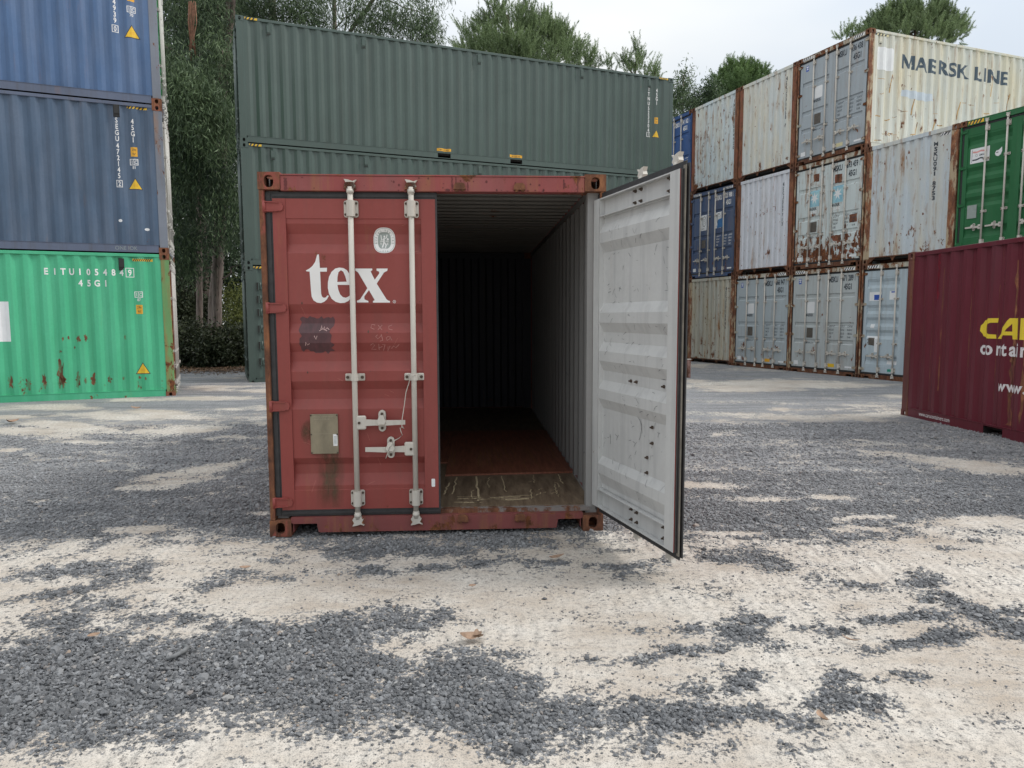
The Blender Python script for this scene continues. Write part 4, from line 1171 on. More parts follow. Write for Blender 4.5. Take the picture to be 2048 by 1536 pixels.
b.set(bs.inputs['Base Color'], (0.10, 0.07, 0.04, 1)); b.set(bs.inputs['Alpha'], b.m('MULTIPLY', al, 0.85)); b.set(bs.inputs['Roughness'], 0.8)
decal('dirt_run', [(rect2d(0.24, 0.20, 0.45, 0.600), m, 0.8)], fd, dl)
m, nt, bs, out = newmat('plate_stain')
b = NB(nt); raw, co = b.coords()
gz = b.n('ShaderNodeSeparateXYZ', {0: raw})
dd = b.m('ADD', b.m('POWER', b.m('DIVIDE', b.m('SUBTRACT', gz.outputs['X'], 0.215), 0.075), 2.0), b.m('POWER', b.m('DIVIDE', b.m('SUBTRACT', gz.outputs['Z'], 0.755), 0.10), 2.0))
b.set(bs.inputs['Base Color'], (0.10, 0.065, 0.035, 1)); b.set(bs.inputs['Alpha'], b.m('MULTIPLY', b.ramp(dd, 0.15, 1.0, 0.75, 0.0), b.ramp(b.noise(co, 14, 5, 0.65), 0.3, 0.6))); b.set(bs.inputs['Roughness'], 0.8)
decal('stain', [(rect2d(0.145, 0.66, 0.2175, 0.855), m, 0.8)], fd, dl)
decal('sticker', [(rect2d(1.170 - 0.088, 0.345, 1.196 - 0.088, 0.405, 0.006), M['sticker'], 1.0)], (lambda u, v, e: (u, -e, v), [], []), dl)
# binding wire from the rod guide over the upper handle to the lower catch
wp = [(1.045, -0.055, 1.165), (1.07, -0.06, 1.178), (1.05, -0.07, 1.17), (1.03, -0.06, 1.14), (1.00, -0.055, 1.05), (0.985, -0.05, 0.95), (0.97, -0.06, 0.86), (0.968, -0.075, 0.80), (0.985, -0.075, 0.79), (0.975, -0.07, 0.805), (0.955, -0.07, 0.795), (0.962, -0.07, 0.765), (0.970, -0.07, 0.745), (0.945, -0.07, 0.72), (0.915, -0.075, 0.705), (0.90, -0.08, 0.68), (0.88, -0.08, 0.66), (0.87, -0.085, 0.63), (0.85, -0.08, 0.575)]
mb = MB(); mb.tube([(x - 0.088, y, z) for x, y, z in wp], 0.0030, 5)
obj('binding_wire', mb, M['galv'], dl)

# bolts that hold the bars, seen on the inside of the open door
BL = [(0.545, 2.392), (0.622, 2.392), (0.545, 2.318), (0.622, 2.318), (0.965, 2.395), (0.965, 2.322), (0.525, 1.158), (0.60, 1.158), (0.945, 1.160), (0.815, 0.890), (0.817, 0.789), (0.755, 0.686), (0.757, 0.588), (0.545, 0.292), (0.62, 0.288), (0.547, 0.222), (0.622, 0.222), (0.965, 0.290), (0.965, 0.220)]
PR = door_profile('ribbed', H1)[::-1]
for x, z in BL:
    y = interp(PR, z) + 0.004
    def bolt():
        mb = MB(); mb.tube([(0, 0.0005, 0), (0, 0.010, 0)], 0.015, 6, 0, False); mb.tube([(0, 0.010, 0), (0, 0.024, 0)], 0.008, 6, 0, False); return mb
    o = obj('bolt', cached('bolt', bolt), M['bolt'], dr, loc=(-x, y, z)); o.scale = (0.78, 0.9, 0.78)
# scuffs on the inside of the door and marks on the side wall near it
M['scuff'] = plain('grey_scuff', (0.20, 0.21, 0.22), 0.7, 0.3, 40)
sf = []
for k in range(150):
    x = -r_.uniform(0.10, 1.1); z = r_.uniform(0.4, 2.2); a = r_.uniform(-1.2, 1.2); l_ = r_.uniform(0.01, 0.05)
    sf.append(ribbon2d([(x, z), (x + math.cos(a) * l_ * 0.6, z + math.sin(a) * l_ * 0.5), (x + math.cos(a) * l_, z + math.sin(a) * l_ * 1.2)], r_.uniform(0.0015, 0.004)))
sf.append(ribbon2d([(-0.62, 0.93), (-0.66, 0.90), (-0.67, 0.85), (-0.655, 0.80), (-0.64, 0.78)], 0.004))
sf.append(ribbon2d([(-0.64, 0.92), (-0.675, 0.88), (-0.68, 0.83)], 0.003))
sf.append(ribbon2d([(-0.22, 0.75), (-0.225, 0.68)], 0.006))
PR2 = [(a, b_ + 0.0045) for a, b_ in PR]
decal('scuffs', [(merge2d(sf), M['scuff'], -1.2)], (lambda u, v, e: (u, interp(PR2, v) - e, v), [], [p[0] for p in PR2]), dr)
sw = []
for k in range(26):
    y = r_.uniform(0.14, 0.24); z = 0.95 + r_.gauss(0, 0.14); a = r_.uniform(0, 6.28); l_ = r_.uniform(0.01, 0.03)
    sw.append(ribbon2d([(y, z), (y + math.cos(a) * l_, z + math.sin(a) * l_), (y + math.cos(a + 1) * l_ * 1.4, z + math.sin(a + 1) * l_ * 1.4)], 0.005))
for k in range(40):
    y = r_.uniform(0.14, 2.0); z = r_.uniform(0.25, 1.6); a = r_.uniform(0, 6.28); l_ = r_.uniform(0.01, 0.04)
    sw.append(ribbon2d([(y, z), (y + math.cos(a) * l_, z + math.sin(a) * l_)], r_.uniform(0.003, 0.008)))
SPF = side_profile(L1)
decal('scuffs', [(merge2d(sw), M['black_print'], 0.0)], (lambda u, v, e: (HW - interp(SPF, u) - 0.0055, u, v), [p[0] for p in SPF], []), main)

# dark drips of old paint down the header, and grime along the sill
M['header_drip'] = plain('dark_red_drip', (0.13, 0.018, 0.018), 0.5, 0.3, 20)
dp_ = []
for x, z0, z1, wd in ((1.345, 2.468, 2.565, 0.010), (1.372, 2.468, 2.568, 0.009), (1.455, 2.470, 2.53, 0.007), (1.79, 2.47, 2.535, 0.008), (1.795, 2.468, 2.50, 0.012), (2.135, 2.49, 2.555, 0.007), (2.142, 2.50, 2.53, 0.012), (2.235, 2.468, 2.56, 0.008), (0.66, 2.468, 2.50, 0.014), (1.08, 2.468, 2.49, 0.012), (0.19, 2.47, 2.55, 0.02), (1.31, 2.466, 2.485, 0.03)):
    n = 7
    a = [(x - HW + r_.uniform(-0.3, 0.3) * wd + wd * 0.5, z0 + (z1 - z0) * i / n) for i in range(n + 1)]
    c = [(x - HW + r_.uniform(-0.3, 0.3) * wd - wd * 0.5, z0 + (z1 - z0) * i / n) for i in range(n, -1, -1)]
    dp_.append(poly2d([a + c]))
for k in range(36):
    x = r_.uniform(0.2, 2.26); z = r_.choice((r_.uniform(2.466, 2.480), r_.uniform(2.466, 2.56))); q = r_.uniform(0.003, 0.008)
    dp_.append(ellipse2d(x - HW, z, q, q * r_.uniform(0.5, 1.6), 7))
o = decal('paint_drips', [(merge2d(dp_), M['header_drip'], 0.8)], (lambda u, v, e: (u, 0.006 - e, v), [], []), main)
o['kind'] = 'stuff'

# chips and hairline scratches on the closed door
M['pale_chip'] = plain('pale_chip', (0.42, 0.16, 0.13), 0.7, 0.3, 30)
cd_ = []; cp_ = []
for k in range(34):
    x, z = r_.choice(((r_.uniform(0.01, 0.08), r_.uniform(0.22, 2.38)), (r_.uniform(1.05, 1.125), r_.uniform(0.22, 2.38)), (r_.uniform(0.09, 1.03), r_.choice((2.036, 1.682, 1.474, 1.198, 0.925, 0.572, 0.364)) + r_.gauss(0, 0.006))))
    q = r_.uniform(0.002, 0.006)
    cd_.append(ellipse2d(x, z, q, q * r_.uniform(0.6, 2.2), 7))
for k in range(22):
    x = r_.uniform(0.02, 1.1); z = r_.uniform(0.25, 2.35); a = r_.uniform(-0.5, 0.5) + r_.choice((0, 1.57)); l_ = r_.uniform(0.02, 0.10)
    cp_.append(ribbon2d([(x, z), (x + math.cos(a) * l_ * 0.5, z + math.sin(a) * l_ * 0.5 + 0.002), (x + math.cos(a) * l_, z + math.sin(a) * l_)], 0.0018))
decal('scratches', [(merge2d(cd_), M['bolt'], 0.7), (merge2d(cp_), M['pale_chip'], 0.7)], fd, dl)

# ------------------------------------------------------------------ paints of the other containers
HC, LL = 2.896, 12.192
GRP = 'shipping containers in the yard'
M['green_body'] = paint('bright_green_paint', (0.075, 0.43, 0.235), rust=0.02, streak=0.10, fade=(0.13, 0.55, 0.33), fadeamt=0.5, low=0.10, chip=3.2, var=0.08, H=9, dirtcol=(0.10, 0.16, 0.07), stain=0.3, rough=0.4)
M['green_post'] = paint('green_rusting_post', (0.15, 0.30, 0.12), rust=0.75, streak=0.6, low=0.05, H=9, chip=6, dirtcol=(0.16, 0.12, 0.05))
M['blue_top'] = paint('faded_blue_paint', (0.080, 0.145, 0.275), rust=0.22, streak=0.30, fade=(0.16, 0.22, 0.34), fadeamt=0.6, low=0.03, chip=3.5, H=9, dent=0.8, dirtcol=(0.10, 0.13, 0.20), stain=0.35, rough=0.4)
M['blue_mid'] = paint('dull_blue_paint', (0.074, 0.115, 0.178), rust=0.2, streak=0.35, fade=(0.15, 0.19, 0.26), fadeamt=0.6, low=0.05, chip=3.5, H=9, dent=1.2, dirtcol=(0.09, 0.10, 0.13), stain=0.35, rough=0.4)
M['blue_rail'] = paint('slate_rail_paint', (0.12, 0.145, 0.21), rust=0.2, streak=0.4, low=0.0, H=9, chip=6)
M['blue_post'] = paint('blue_rusting_post', (0.19, 0.21, 0.25), rust=0.55, streak=0.5, low=0.0, H=9, chip=5, dirtcol=(0.17, 0.10, 0.07))
M['brown_door'] = paint('brown_door_paint', (0.30, 0.10, 0.045), rust=0.3, streak=0.2, low=0.0, H=9)
M['white_door'] = paint('pale_door_paint', (0.50, 0.49, 0.46), rust=0.2, streak=0.3, low=0.0, H=9)
M['green_door'] = paint('green_door_paint', (0.03, 0.24, 0.08), rust=0.05, streak=0.1, low=0.0, H=9)
M['slate_green'] = paint('slate_green_paint', (0.070, 0.103, 0.090), rust=0.03, streak=0.22, var=0.09, low=0.0, H=9, rough=0.33, dent=0.4, fade=(0.10, 0.135, 0.125), fadeamt=0.3, stain=0.05, spec=0.5)
M['maroon'] = paint('maroon_paint', (0.125, 0.020, 0.031), rust=0.10, streak=0.45, var=0.10, low=0.02, H=9, chip=5, fade=(0.17, 0.05, 0.07), fadeamt=0.35, dirtcol=(0.10, 0.045, 0.05), stain=0.45, dent=0.6, rough=0.4)
M['maroon_post'] = paint('maroon_rusting_post', (0.14, 0.05, 0.045), rust=0.65, streak=0.5, low=0.0, H=9, chip=7)
M['row_post'] = rusty('rusted_post_steel', (0.42, 0.33, 0.22), 0.53, warm=1.6)
M['row_post_red'] = rusty('red_rusted_post_steel', (0.24, 0.085, 0.05), 0.54, warm=1.35)
M['row_frame'] = paint('flaking_pale_frame', (0.46, 0.45, 0.38), rust=1.05, streak=0.7, low=0.0, H=9, chip=5, dirtcol=(0.15, 0.11, 0.07))
M['row_dark'] = rusty('dark_rusted_beam', (0.22, 0.16, 0.11), 0.62)
def greydoor(n, c, rust, low=0.05, **k):
    return paint(n, c, rust=rust, streak=0.34, fade=tuple(x * 1.15 for x in c), fadeamt=0.4, low=low, H=9, chip=k.pop('chip', 4.5), var=0.05, dent=0.2, dirtcol=(0.20, 0.17, 0.13), **k)
M['grey_d1'] = greydoor('blue_grey_door_paint', (0.42, 0.475, 0.505), 0.30)
M['grey_d2'] = greydoor('grey_door_paint', (0.465, 0.50, 0.505), 0.36)
M['grey_d3'] = greydoor('light_blue_grey_door_paint', (0.44, 0.52, 0.57), 0.25)
M['grey_d4'] = greydoor('slate_grey_door_paint', (0.385, 0.43, 0.465), 0.32)
M['rusty_door'] = greydoor('rust_eaten_door_paint', (0.58, 0.64, 0.64), 0.62, low=0.20, stain=1.0)
M['navy_door'] = paint('navy_door_paint', (0.055, 0.095, 0.20), rust=0.30, streak=0.5, low=0.10, H=9, chip=5, fade=(0.13, 0.16, 0.21), fadeamt=0.6, dirtcol=(0.16, 0.15, 0.13))
M['blue_door'] = paint('blue_door_paint', (0.035, 0.095, 0.26), rust=0.15, streak=0.3, low=0.03, H=9)
M['fgreen'] = paint('mid_green_paint', (0.024, 0.135, 0.05), rust=0.0, streak=0.15, low=0.0, H=9, var=0.12, fade=(0.05, 0.17, 0.08), fadeamt=0.4, stain=0.1)
def corr(n, c, fade, rust, **k):
    return paint(n, c, rust=rust, streak=0.3, fade=fade, fadeamt=k.pop('fadeamt', 0.8), low=k.pop('low', 0.06), H=9, chip=k.pop('chip', 5.5), var=0.05, dent=0.4, dirtcol=(0.36, 0.26, 0.14), stain=k.pop('stain', 1.3), **k)
M['cream_end'] = corr('cream_grey_paint', (0.62, 0.66, 0.655), (0.72, 0.64, 0.47), 0.42)
M['pale_end'] = corr('pale_blue_white_paint', (0.61, 0.69, 0.72), (0.66, 0.62, 0.50), 0.50)
M['lilac_end'] = corr('lilac_white_paint', (0.65, 0.675, 0.73), (0.68, 0.67, 0.66), 0.36, fadeamt=0.4)
M['beige_end'] = corr('beige_paint', (0.50, 0.50, 0.44), (0.50, 0.45, 0.33), 0.48)
M['grey_end'] = corr('streaked_blue_grey_paint', (0.54, 0.60, 0.64), (0.60, 0.55, 0.43), 0.42, fadeamt=0.7)
M['cream_side'] = corr('cream_side_paint', (0.60, 0.615, 0.565), (0.66, 0.60, 0.44), 0.42, low=0.08, fadeamt=0.9, stain=0.9)

# ------------------------------------------------------------------ helpers for marks
WHT, BLK = M['white_print'], M['black_print']
def warn_tri(face, u, v, a, parent):
    t = merge2d([rect2d(u - a * 0.30, v - a * 0.28, u + a * 0.30, v - a * 0.20), rect2d(u - a * 0.26, v - a * 0.10, u + a * 0.26, v - a * 0.03)])
    decal('warning_sign', [(tri2d(u, v, a), BLK, 1.5), (tri2d(u, v - a * 0.02, a * 0.84), M['yellow'], 2.2), (t, M['orange_y'], 2.8)], face, parent)
def hgt_sign(face, u, v, parent, w_=0.06, h_=0.09):
    decal('height_sign', [(rect2d(u - w_, v - h_, u + w_, v + h_, 0.01), M['orange_y'], 1.5),
                          (merge2d([text2d('2.9m', 0.045, u, v + 0.02, 0.62, 0.01, 'CENTER'), text2d("9'6\"", 0.045, u, v - 0.065, 0.62, 0.01, 'CENTER')]), BLK, 2.2)], face, parent)
def ic_sign(face, u, v, num, parent):
    L = [poly2d([[(u - 0.075, v - 0.02), (u + 0.075, v - 0.02), (u + 0.075, v + 0.10), (u - 0.075, v + 0.10)], [(u - 0.062, v - 0.008), (u - 0.062, v + 0.088), (u - 0.008, v + 0.088), (u - 0.008, v - 0.008)], [(u + 0.004, v - 0.008), (u + 0.004, v + 0.088), (u + 0.062, v + 0.088), (u + 0.062, v - 0.008)]]),
         text2d('I', 0.07, u - 0.035, v + 0.005, 0.8, 0.02, 'CENTER'), text2d('C', 0.065, u + 0.033, v + 0.008, 0.7, 0.02, 'CENTER'), text2d(num, 0.055, u, v - 0.09, 0.8, 0.02, 'CENTER')]
    decal('railway_mark', [(merge2d(L), WHT, 1.5)], face, parent)
def boxed(ch, cap, u, v):
    """check digit in an outlined box"""
    a, c = cap * 0.62, cap * 0.28
    return [poly2d([[(u - a, v - c), (u + a, v - c), (u + a, v + cap + c), (u - a, v + cap + c)], [(u - a + 0.012, v - c + 0.012), (u - a + 0.012, v + cap + c - 0.012), (u + a - 0.012, v + cap + c - 0.012), (u + a - 0.012, v - c + 0.012)]]), text2d(ch, cap, u, v, 0.75, 0.02, 'CENTER')]
def hazard(face, u0, u1, v0, v1, parent, n=4, base=None):
    L = [(rect2d(u0, v0, u1, v1), M['yellow'] if base is None else base, 1.2), (stripes2d(u0, u1 - 0.04, v0, v1, n), BLK, 1.8)]
    decal('hazard_stripes', L, face, parent)
def vent(face, u, v, mat, parent, flip=False):
    f = face[0]
    P0 = Vector(f(u, v, 0)); Pu = Vector(f(u + 0.001, v, 0)) - P0; P1 = Vector(f(u, v, 1)) - P0
    n = P1.normalized(); du = Vector((Pu.x, Pu.y, 0)); du = (du - n * du.dot(n)).normalized()
    mb = MB(); vs = []
    for d_, hw, z0, z1 in ((0.0, 0.055, -0.13, 0.11), (0.030, 0.040, -0.06, 0.095)):
        for a, z in ((-hw, z0), (hw, z0), (hw, z1), (-hw, z1)):
            vs.append(P0 + du * a + n * d_ + Vector((0, 0, z)))
    mb.add(vs, [(0, 1, 5, 4), (1, 2, 6, 5), (2, 3, 7, 6), (3, 0, 4, 7), (4, 5, 6, 7)])
    b0 = len(mb.v)
    mb.add([P0 + du * a + n * 0.016 + Vector((0, 0, z)) for a, z in ((-0.035, -0.115), (0.035, -0.115), (0.035, -0.085), (-0.035, -0.085))], [(0, 1, 2, 3)], 1)
    obj('vent', mb, [mat, M['black']], parent)
def flat_side(sgn, off=0.004):
    return (lambda u, v, e: (sgn * (HW - off + e), u * (1 if sgn > 0 else -1), v), [], [])

# ------------------------------------------------------------------ left stack (long sides to the camera)
LA = 0.3984
lx_, ln_ = unit(LA)
Lc = Vector((-6.8874, 14.5195, -0.03))
def left(k, label, pt):
    o = Lc + ln_ * HW + Vector((0, 0, k * HC))
    return container('shipping_container', label, o, LA + math.pi / 2, LL, HC, pt, 'ribbed', group=GRP)
FL = face_side_flip(LL, -1)
RL = (lambda u, v, e: (-(HW - 0.006 + e), -u, v), [], [])
PL = (lambda u, v, e: (-(HW - 0.004 + e), -u, v), [], [])
ga_, _ = left(0, 'bright green container with a white square at the foot of the left stack',
              dict(side=M['green_body'], frame=M['green_post'], post=M['green_post'], fitting=M['row_post_red'], door=M['brown_door'], end=M['green_body'], rod=M['white_door'], rail=M['green_body']))
gb_, _ = left(1, 'dull dented blue container resting on the bright green one',
              dict(side=M['blue_mid'], frame=M['blue_post'], post=M['blue_post'], fitting=M['row_post_red'], door=M['white_door'], end=M['blue_mid'], rod=M['white_door'], rail_low=M['blue_rail'], rail=M['blue_rail']))
gc_, _ = left(2, 'brighter faded blue container at the top of the left stack',
              dict(side=M['blue_top'], frame=M['blue_post'], post=M['blue_post'], fitting=M['row_post_red'], door=M['green_door'], end=M['blue_top'], rod=M['white_door'], rail_low=M['blue_rail']))
# bright green one
cap = 0.118
ck = dict(sx=0.8, bold=0.03, align='CENTER')
L = [text2d(c_, cap, -2.13 + i * 0.1545 * 0.93, 2.45, **ck) for i, c_ in enumerate('EITU1054')]
xs_ = [-2.13, -1.99, -1.85, -1.71, -1.57, -1.43, -1.29, -1.145, -1.0, -0.86]
for q in L: q.free()
L = [text2d(c_, cap, x, 2.45, **ck) for c_, x in zip('EITU105484', xs_)] + boxed('9', cap, -0.715, 2.45) + [text2d(c_, cap, x, 2.235, **ck) for c_, x in zip('45G1', xs_[4:8])]
decal('lettering', [(merge2d(L), WHT, 1.5)], FL, ga_)
ic_sign(FL, -0.58, 2.04, '87', ga_); hgt_sign(FL, -0.58, 1.785, ga_); warn_tri(FL, -0.57, 0.60, 0.135, ga_)
decal('white_square', [(rect2d(-3.5, 1.18, -2.76, 1.93), M['sticker'], 1.5)], FL, ga_)
hazard(FL, -0.66, -0.30, 2.735, 2.785, ga_, 9); vent(FL, -0.85, 2.68, M['black'], ga_)
# brown rust blisters low on its side
M['rust_blot'] = rusty('rust_blister', (0.10, 0.28, 0.14), 0.54, warm=1.3)
r2 = random.Random(5)
bl = []
for u, v, a, h_ in ((-2.82, 0.40, 0.05, 0.30), (-2.53, 0.37, 0.06, 0.26), (-2.27, 0.42, 0.055, 0.34), (-1.99, 0.52, 0.085, 0.62), (-1.97, 0.40, 0.07, 0.3), (-1.71, 0.42, 0.055, 0.34), (-1.45, 0.42, 0.055, 0.28), (-1.58, 0.40, 0.025, 0.16), (-1.17, 0.40, 0.045, 0.16), (-0.93, 0.42, 0.035, 0.10), (-1.66, 1.22, 0.04, 0.18), (-1.54, 1.24, 0.035, 0.16), (-1.92, 1.22, 0.022, 0.10), (-1.83, 1.24, 0.02, 0.10), (-0.86, 1.23, 0.025, 0.11), (-1.98, 0.98, 0.03, 0.07), (-1.74, 1.05, 0.02, 0.07), (-0.64, 0.42, 0.03, 0.08), (-0.53, 0.40, 0.03, 0.08)):
    n = 22; P = []
    for i in range(n):
        t = 2 * math.pi * i / n; k = r2.uniform(0.35, 1.1)
        P.append((u + a * k * math.cos(t), v + h_ / 2 * k * math.sin(t)))
    bl.append(poly2d([P]))
decal('rust_blister', [(merge2d(bl), M['rust_blot'], 1.0)], FL, ga_)
# dull blue one
L = [vtext('SEGU', 0.094, -0.81, 2.58, 0.116), vtext('472145', 0.094, -0.81, 2.098, 0.114)] + boxed('2', 0.088, -0.81, 1.285)
decal('lettering', [(merge2d(L), WHT, 1.5)], FL, gb_)
decal('lettering', [(vtext('45G1', 0.094, -0.535, 2.58, 0.116), WHT, 1.5)], FL, gb_)
hgt_sign(FL, -0.53, 1.955, gb_); ic_sign(FL, -0.54, 1.72, '81', gb_); warn_tri(FL, -0.535, 1.335, 0.13, gb_)
hazard(FL, -0.62, -0.27, 2.775, 2.815, gb_, 5); vent(FL, -0.80, 2.72, M['black'], gb_)
decal('chalk_lettering', [(text2d('ONE IOK', 0.075, -0.95, 0.055, 0.9, -0.012), M['emblem_grey'], 1.5)], RL, gb_)
decal('white_spot', [(merge2d([ellipse2d(-0.83, 0.62, 0.035, 0.03, 9), ellipse2d(-0.37, 0.47, 0.045, 0.028, 9)]), M['sticker'], 1.5)], FL, gb_)
# top blue one
decal('lettering', [(merge2d([vtext('54939', 0.094, -0.74, 1.998, 0.113)] + boxed('0', 0.088, -0.745, 1.30)), WHT, 1.5)], FL, gc_)
ic_sign(FL, -0.455, 1.70, '70', gc_); hgt_sign(FL, -0.455, 1.98, gc_); warn_tri(FL, -0.46, 1.32, 0.14, gc_)

# ------------------------------------------------------------------ slate green stack behind the red container
DA = 0.3884
dx_, dn_ = unit(DA)
Dc = Vector((-6.435, 17.3944, -0.0526))
dgp = dict(side=M['slate_green'], frame=M['slate_green'], post=M['slate_green'], door=M['slate_green'], end=M['slate_green'], rod=M['slate_green'])
FD = face_side(LL, 1); RD = (lambda u, v, e: (HW - 0.006 + e, u, v), [], [])
TR = (lambda u, v, e: (HW - 0.003 + e, u, v), [], [])
dgs = []
for k, lab in enumerate(('lowest slate green container, hinge knuckles up its side, behind the red one', 'middle slate green container, its top just showing over the red one', 'slate green container at the top of its stack, its whole long side showing')):
    d_, _ = container('shipping_container', lab, Dc + dn_ * HW + Vector((0, 0, k * HC)), DA - math.pi / 2, LL, HC, dgp, 'ribbed', pockets=[(4.87, 5.22), (6.93, 7.28)], group=GRP)
    dgs.append(d_)
    hazard(TR, 0.20, 0.48, HC - 0.070, HC - 0.022, d_, 3); hazard(TR, LL - 0.50, LL - 0.2, HC - 0.070, HC - 0.022, d_, 5)
    for u in (0.73, 2.98, 6.04, 9.12, 11.35):
        vent(FD, u, HC - 0.24, M['slate_green'], d_)
    for u in (5.045, 7.105):
        decal('pocket_label', [(rect2d(u - 0.19, 0.20, u + 0.19, 0.27), M['orange_y'], 1.2), (text2d('EMPTY LIFT ONLY', 0.030, u, 0.218, 0.75, 0.01, 'CENTER'), BLK, 1.8)], FD, d_)
    decal('lettering', [(merge2d([vtext('TTNU', 0.10, 11.34, 2.54, 0.133), vtext('523304', 0.10, 11.34, 2.00, 0.124)] + boxed('1', 0.09, 11.34, 1.155)), WHT, 1.5)], FD, d_)
    decal('lettering', [(vtext('45G1', 0.10, 11.615, 2.54, 0.120), WHT, 1.5)], FD, d_)
    hgt_sign(FD, 11.615, 1.625, d_); warn_tri(FD, 11.615, 1.24, 0.13, d_)
# hinge knuckles on the lowest one
for q in (2.40, 2.08, 1.76, 1.36, 0.96, 0.56):
    mb = MB()
    mb.box(HW - 0.006, HW + 0.016, 0.245, 0.315, q - 0.10, q + 0.10, 0, 0.006); mb.box(HW - 0.004, HW + 0.020, 0.318, 0.40, q + 0.035, q + 0.085, 0, 0.005); mb.box(HW - 0.004, HW + 0.020, 0.318, 0.40, q - 0.085, q - 0.04, 0, 0.005)
    mb.tube([(HW + 0.012, 0.335, q - 0.1), (HW + 0.012, 0.335, q + 0.1)], 0.016, 8)
    mb.box(HW + 0.0165, HW + 0.0185, 0.255, 0.285, q - 0.085, q + 0.085, 1)
    obj('hinge_knuckle', mb, [M['slate_green'], M['dark']], dgs[0])

# ------------------------------------------------------------------ maroon container at the right edge
CA_ = -1.5337
mx_, mn_ = unit(CA_)
Mc = Vector((6.243, 11.3642, -0.0235))
mp_ = dict(side=M['maroon'], frame=M['maroon'], post=M['maroon_post'], door=M['maroon'], end=M['maroon'], rod=M['galv'])
mar, _ = container('shipping_container', 'maroon container with yellow and white lettering at the right edge of the yard', Mc + mn_ * HW, CA_ - math.pi / 2, L1, H1, mp_, 'ribbed', pockets=[(1.89, 2.25), (3.81, 4.17)], group=GRP)
FM = face_side(L1, 1)
M['caru_y'] = worn_print('worn_yellow_print', (0.80, 0.62, 0.04), (0.13, 0.02, 0.035), 0.12)
M['caru_w'] = worn_print('worn_white_print', (0.72, 0.70, 0.70), (0.13, 0.02, 0.035), 0.22)
C_ = [(2.005, 1.570), (1.86, 1.568), (1.76, 1.54), (1.695, 1.47), (1.688, 1.40), (1.74, 1.33), (1.84, 1.303), (1.99, 1.302), (1.985, 1.355), (1.88, 1.36), (1.82, 1.385), (1.80, 1.43), (1.825, 1.485), (1.90, 1.51), (2.00, 1.512)]
A_ = [(2.01, 1.302), (2.11, 1.302), (2.15, 1.352), (2.27, 1.352), (2.275, 1.302), (2.39, 1.302), (2.345, 1.57), (2.235, 1.57)]
AC = [(2.175, 1.40), (2.268, 1.40), (2.262, 1.50)]
R_ = [(2.44, 1.302), (2.44, 1.57), (2.68, 1.57), (2.73, 1.53), (2.73, 1.46), (2.68, 1.42), (2.74, 1.302), (2.63, 1.302), (2.58, 1.41), (2.54, 1.41), (2.54, 1.302)]
U_ = [(2.80, 1.57), (2.90, 1.57), (2.90, 1.38), (2.93, 1.355), (3.02, 1.355), (3.05, 1.38), (3.05, 1.57), (3.15, 1.57), (3.15, 1.36), (3.08, 1.302), (2.87, 1.302), (2.80, 1.36)]
decal('lettering', [(merge2d([poly2d([C_]), poly2d([A_, AC]), poly2d([R_]), poly2d([U_])]), M['caru_y'], 1.5)], FM, mar, 'large yellow lettering')
decal('lettering', [(text2d('containers', 0.175, 1.70, 1.09, 0.92, 0.03, 'LEFT', 1.28), M['caru_w'], 1.5), (text2d('www.caru', 0.14, 2.10, 0.63, 0.92, 0.025, 'LEFT', 1.08), M['caru_w'], 1.5)], FM, mar, 'worn white lettering')
decal('lettering', [(text2d('www.carucontainers.com', 0.062, 0.47, 0.075, 0.80, 0.005), WHT, 1.2)], (lambda u, v, e: (HW - 0.006 + e, u, v), [], []), mar, 'small white web address on the bottom rail')
# long rust runs and a red drip
M['rust_run'] = rusty('rust_run', (0.17, 0.05, 0.045), 0.55, warm=1.7)
M['red_drip'] = plain('red_drip', (0.17, 0.006, 0.02), 0.4, 0.2, 12)
def runs(L):
    o = []
    for u, za, zb, wd in L:
        n = 16
        a = [(u + r2.uniform(-0.35, 0.35) * wd + wd * 0.5 * r2.random(), za + (zb - za) * i / n) for i in range(n + 1)]
        c = [(u - wd * r2.random(), za + (zb - za) * i / n) for i in range(n, -1, -1)]
        o.append(poly2d([a + c]))
    return merge2d(o)
decal('rust_run', [(runs([(2.30, 0.25, 2.3, 0.05), (2.32, 0.2, 1.4, 0.07), (0.62, 0.3, 1.9, 0.008), (0.86, 0.5, 2.3, 0.010), (1.25, 0.4, 1.9, 0.008), (1.46, 0.9, 1.9, 0.010), (2.0, 0.5, 2.0, 0.008), (2.52, 0.25, 1.8, 0.03), (0.42, 1.0, 2.2, 0.012)]), M['rust_run'], 1.0)], FM, mar)
decal('paint_drip', [(runs([(0.775, 1.85, 2.5, 0.05), (0.74, 1.75, 2.1, 0.035), (0.70, 1.2, 1.9, 0.012)]), M['red_drip'], 1.4)], FM, mar)

# ------------------------------------------------------------------ the stacked row on the right
RA = -1.2034
rx_, rn_ = unit(RA)
Rc = Vector((8.8741, 18.3334, -0.03))
Q = W + 0.0424
def row(col, tier, kind, label, pt, style='flat', **k):
    o = Rc + rx_ * (col * Q - HW) + Vector((0, 0, tier * HC))
    if kind == 'door':
        return container('shipping_container', label, o, RA, LL, HC, pt, style, group=GRP, **k)
    return container('shipping_container', label, o + rn_ * LL, RA + math.pi, LL, HC, pt, style, group=GRP, **k)
def rp(side, door=None, end=None, post='row_post', frame='row_frame', rod='galv', **k):
    d = dict(side=M[side], door=M[door or side], end=M[end or side], post=M[post], fitting=M['row_dark'], frame=M[frame], rod=M[rod], sill=M['row_dark'] if frame == 'row_frame' else M[frame], end_rail=M['row_dark'], hinge=M[frame])
    d.update({a: M[b_] for a, b_ in k.items()})
    return d
A1, A1d = row(1, 0, 'door', 'container with light blue grey ribbed doors half hidden behind the maroon one', rp('cream_side', 'grey_d3'), 'ribbed')
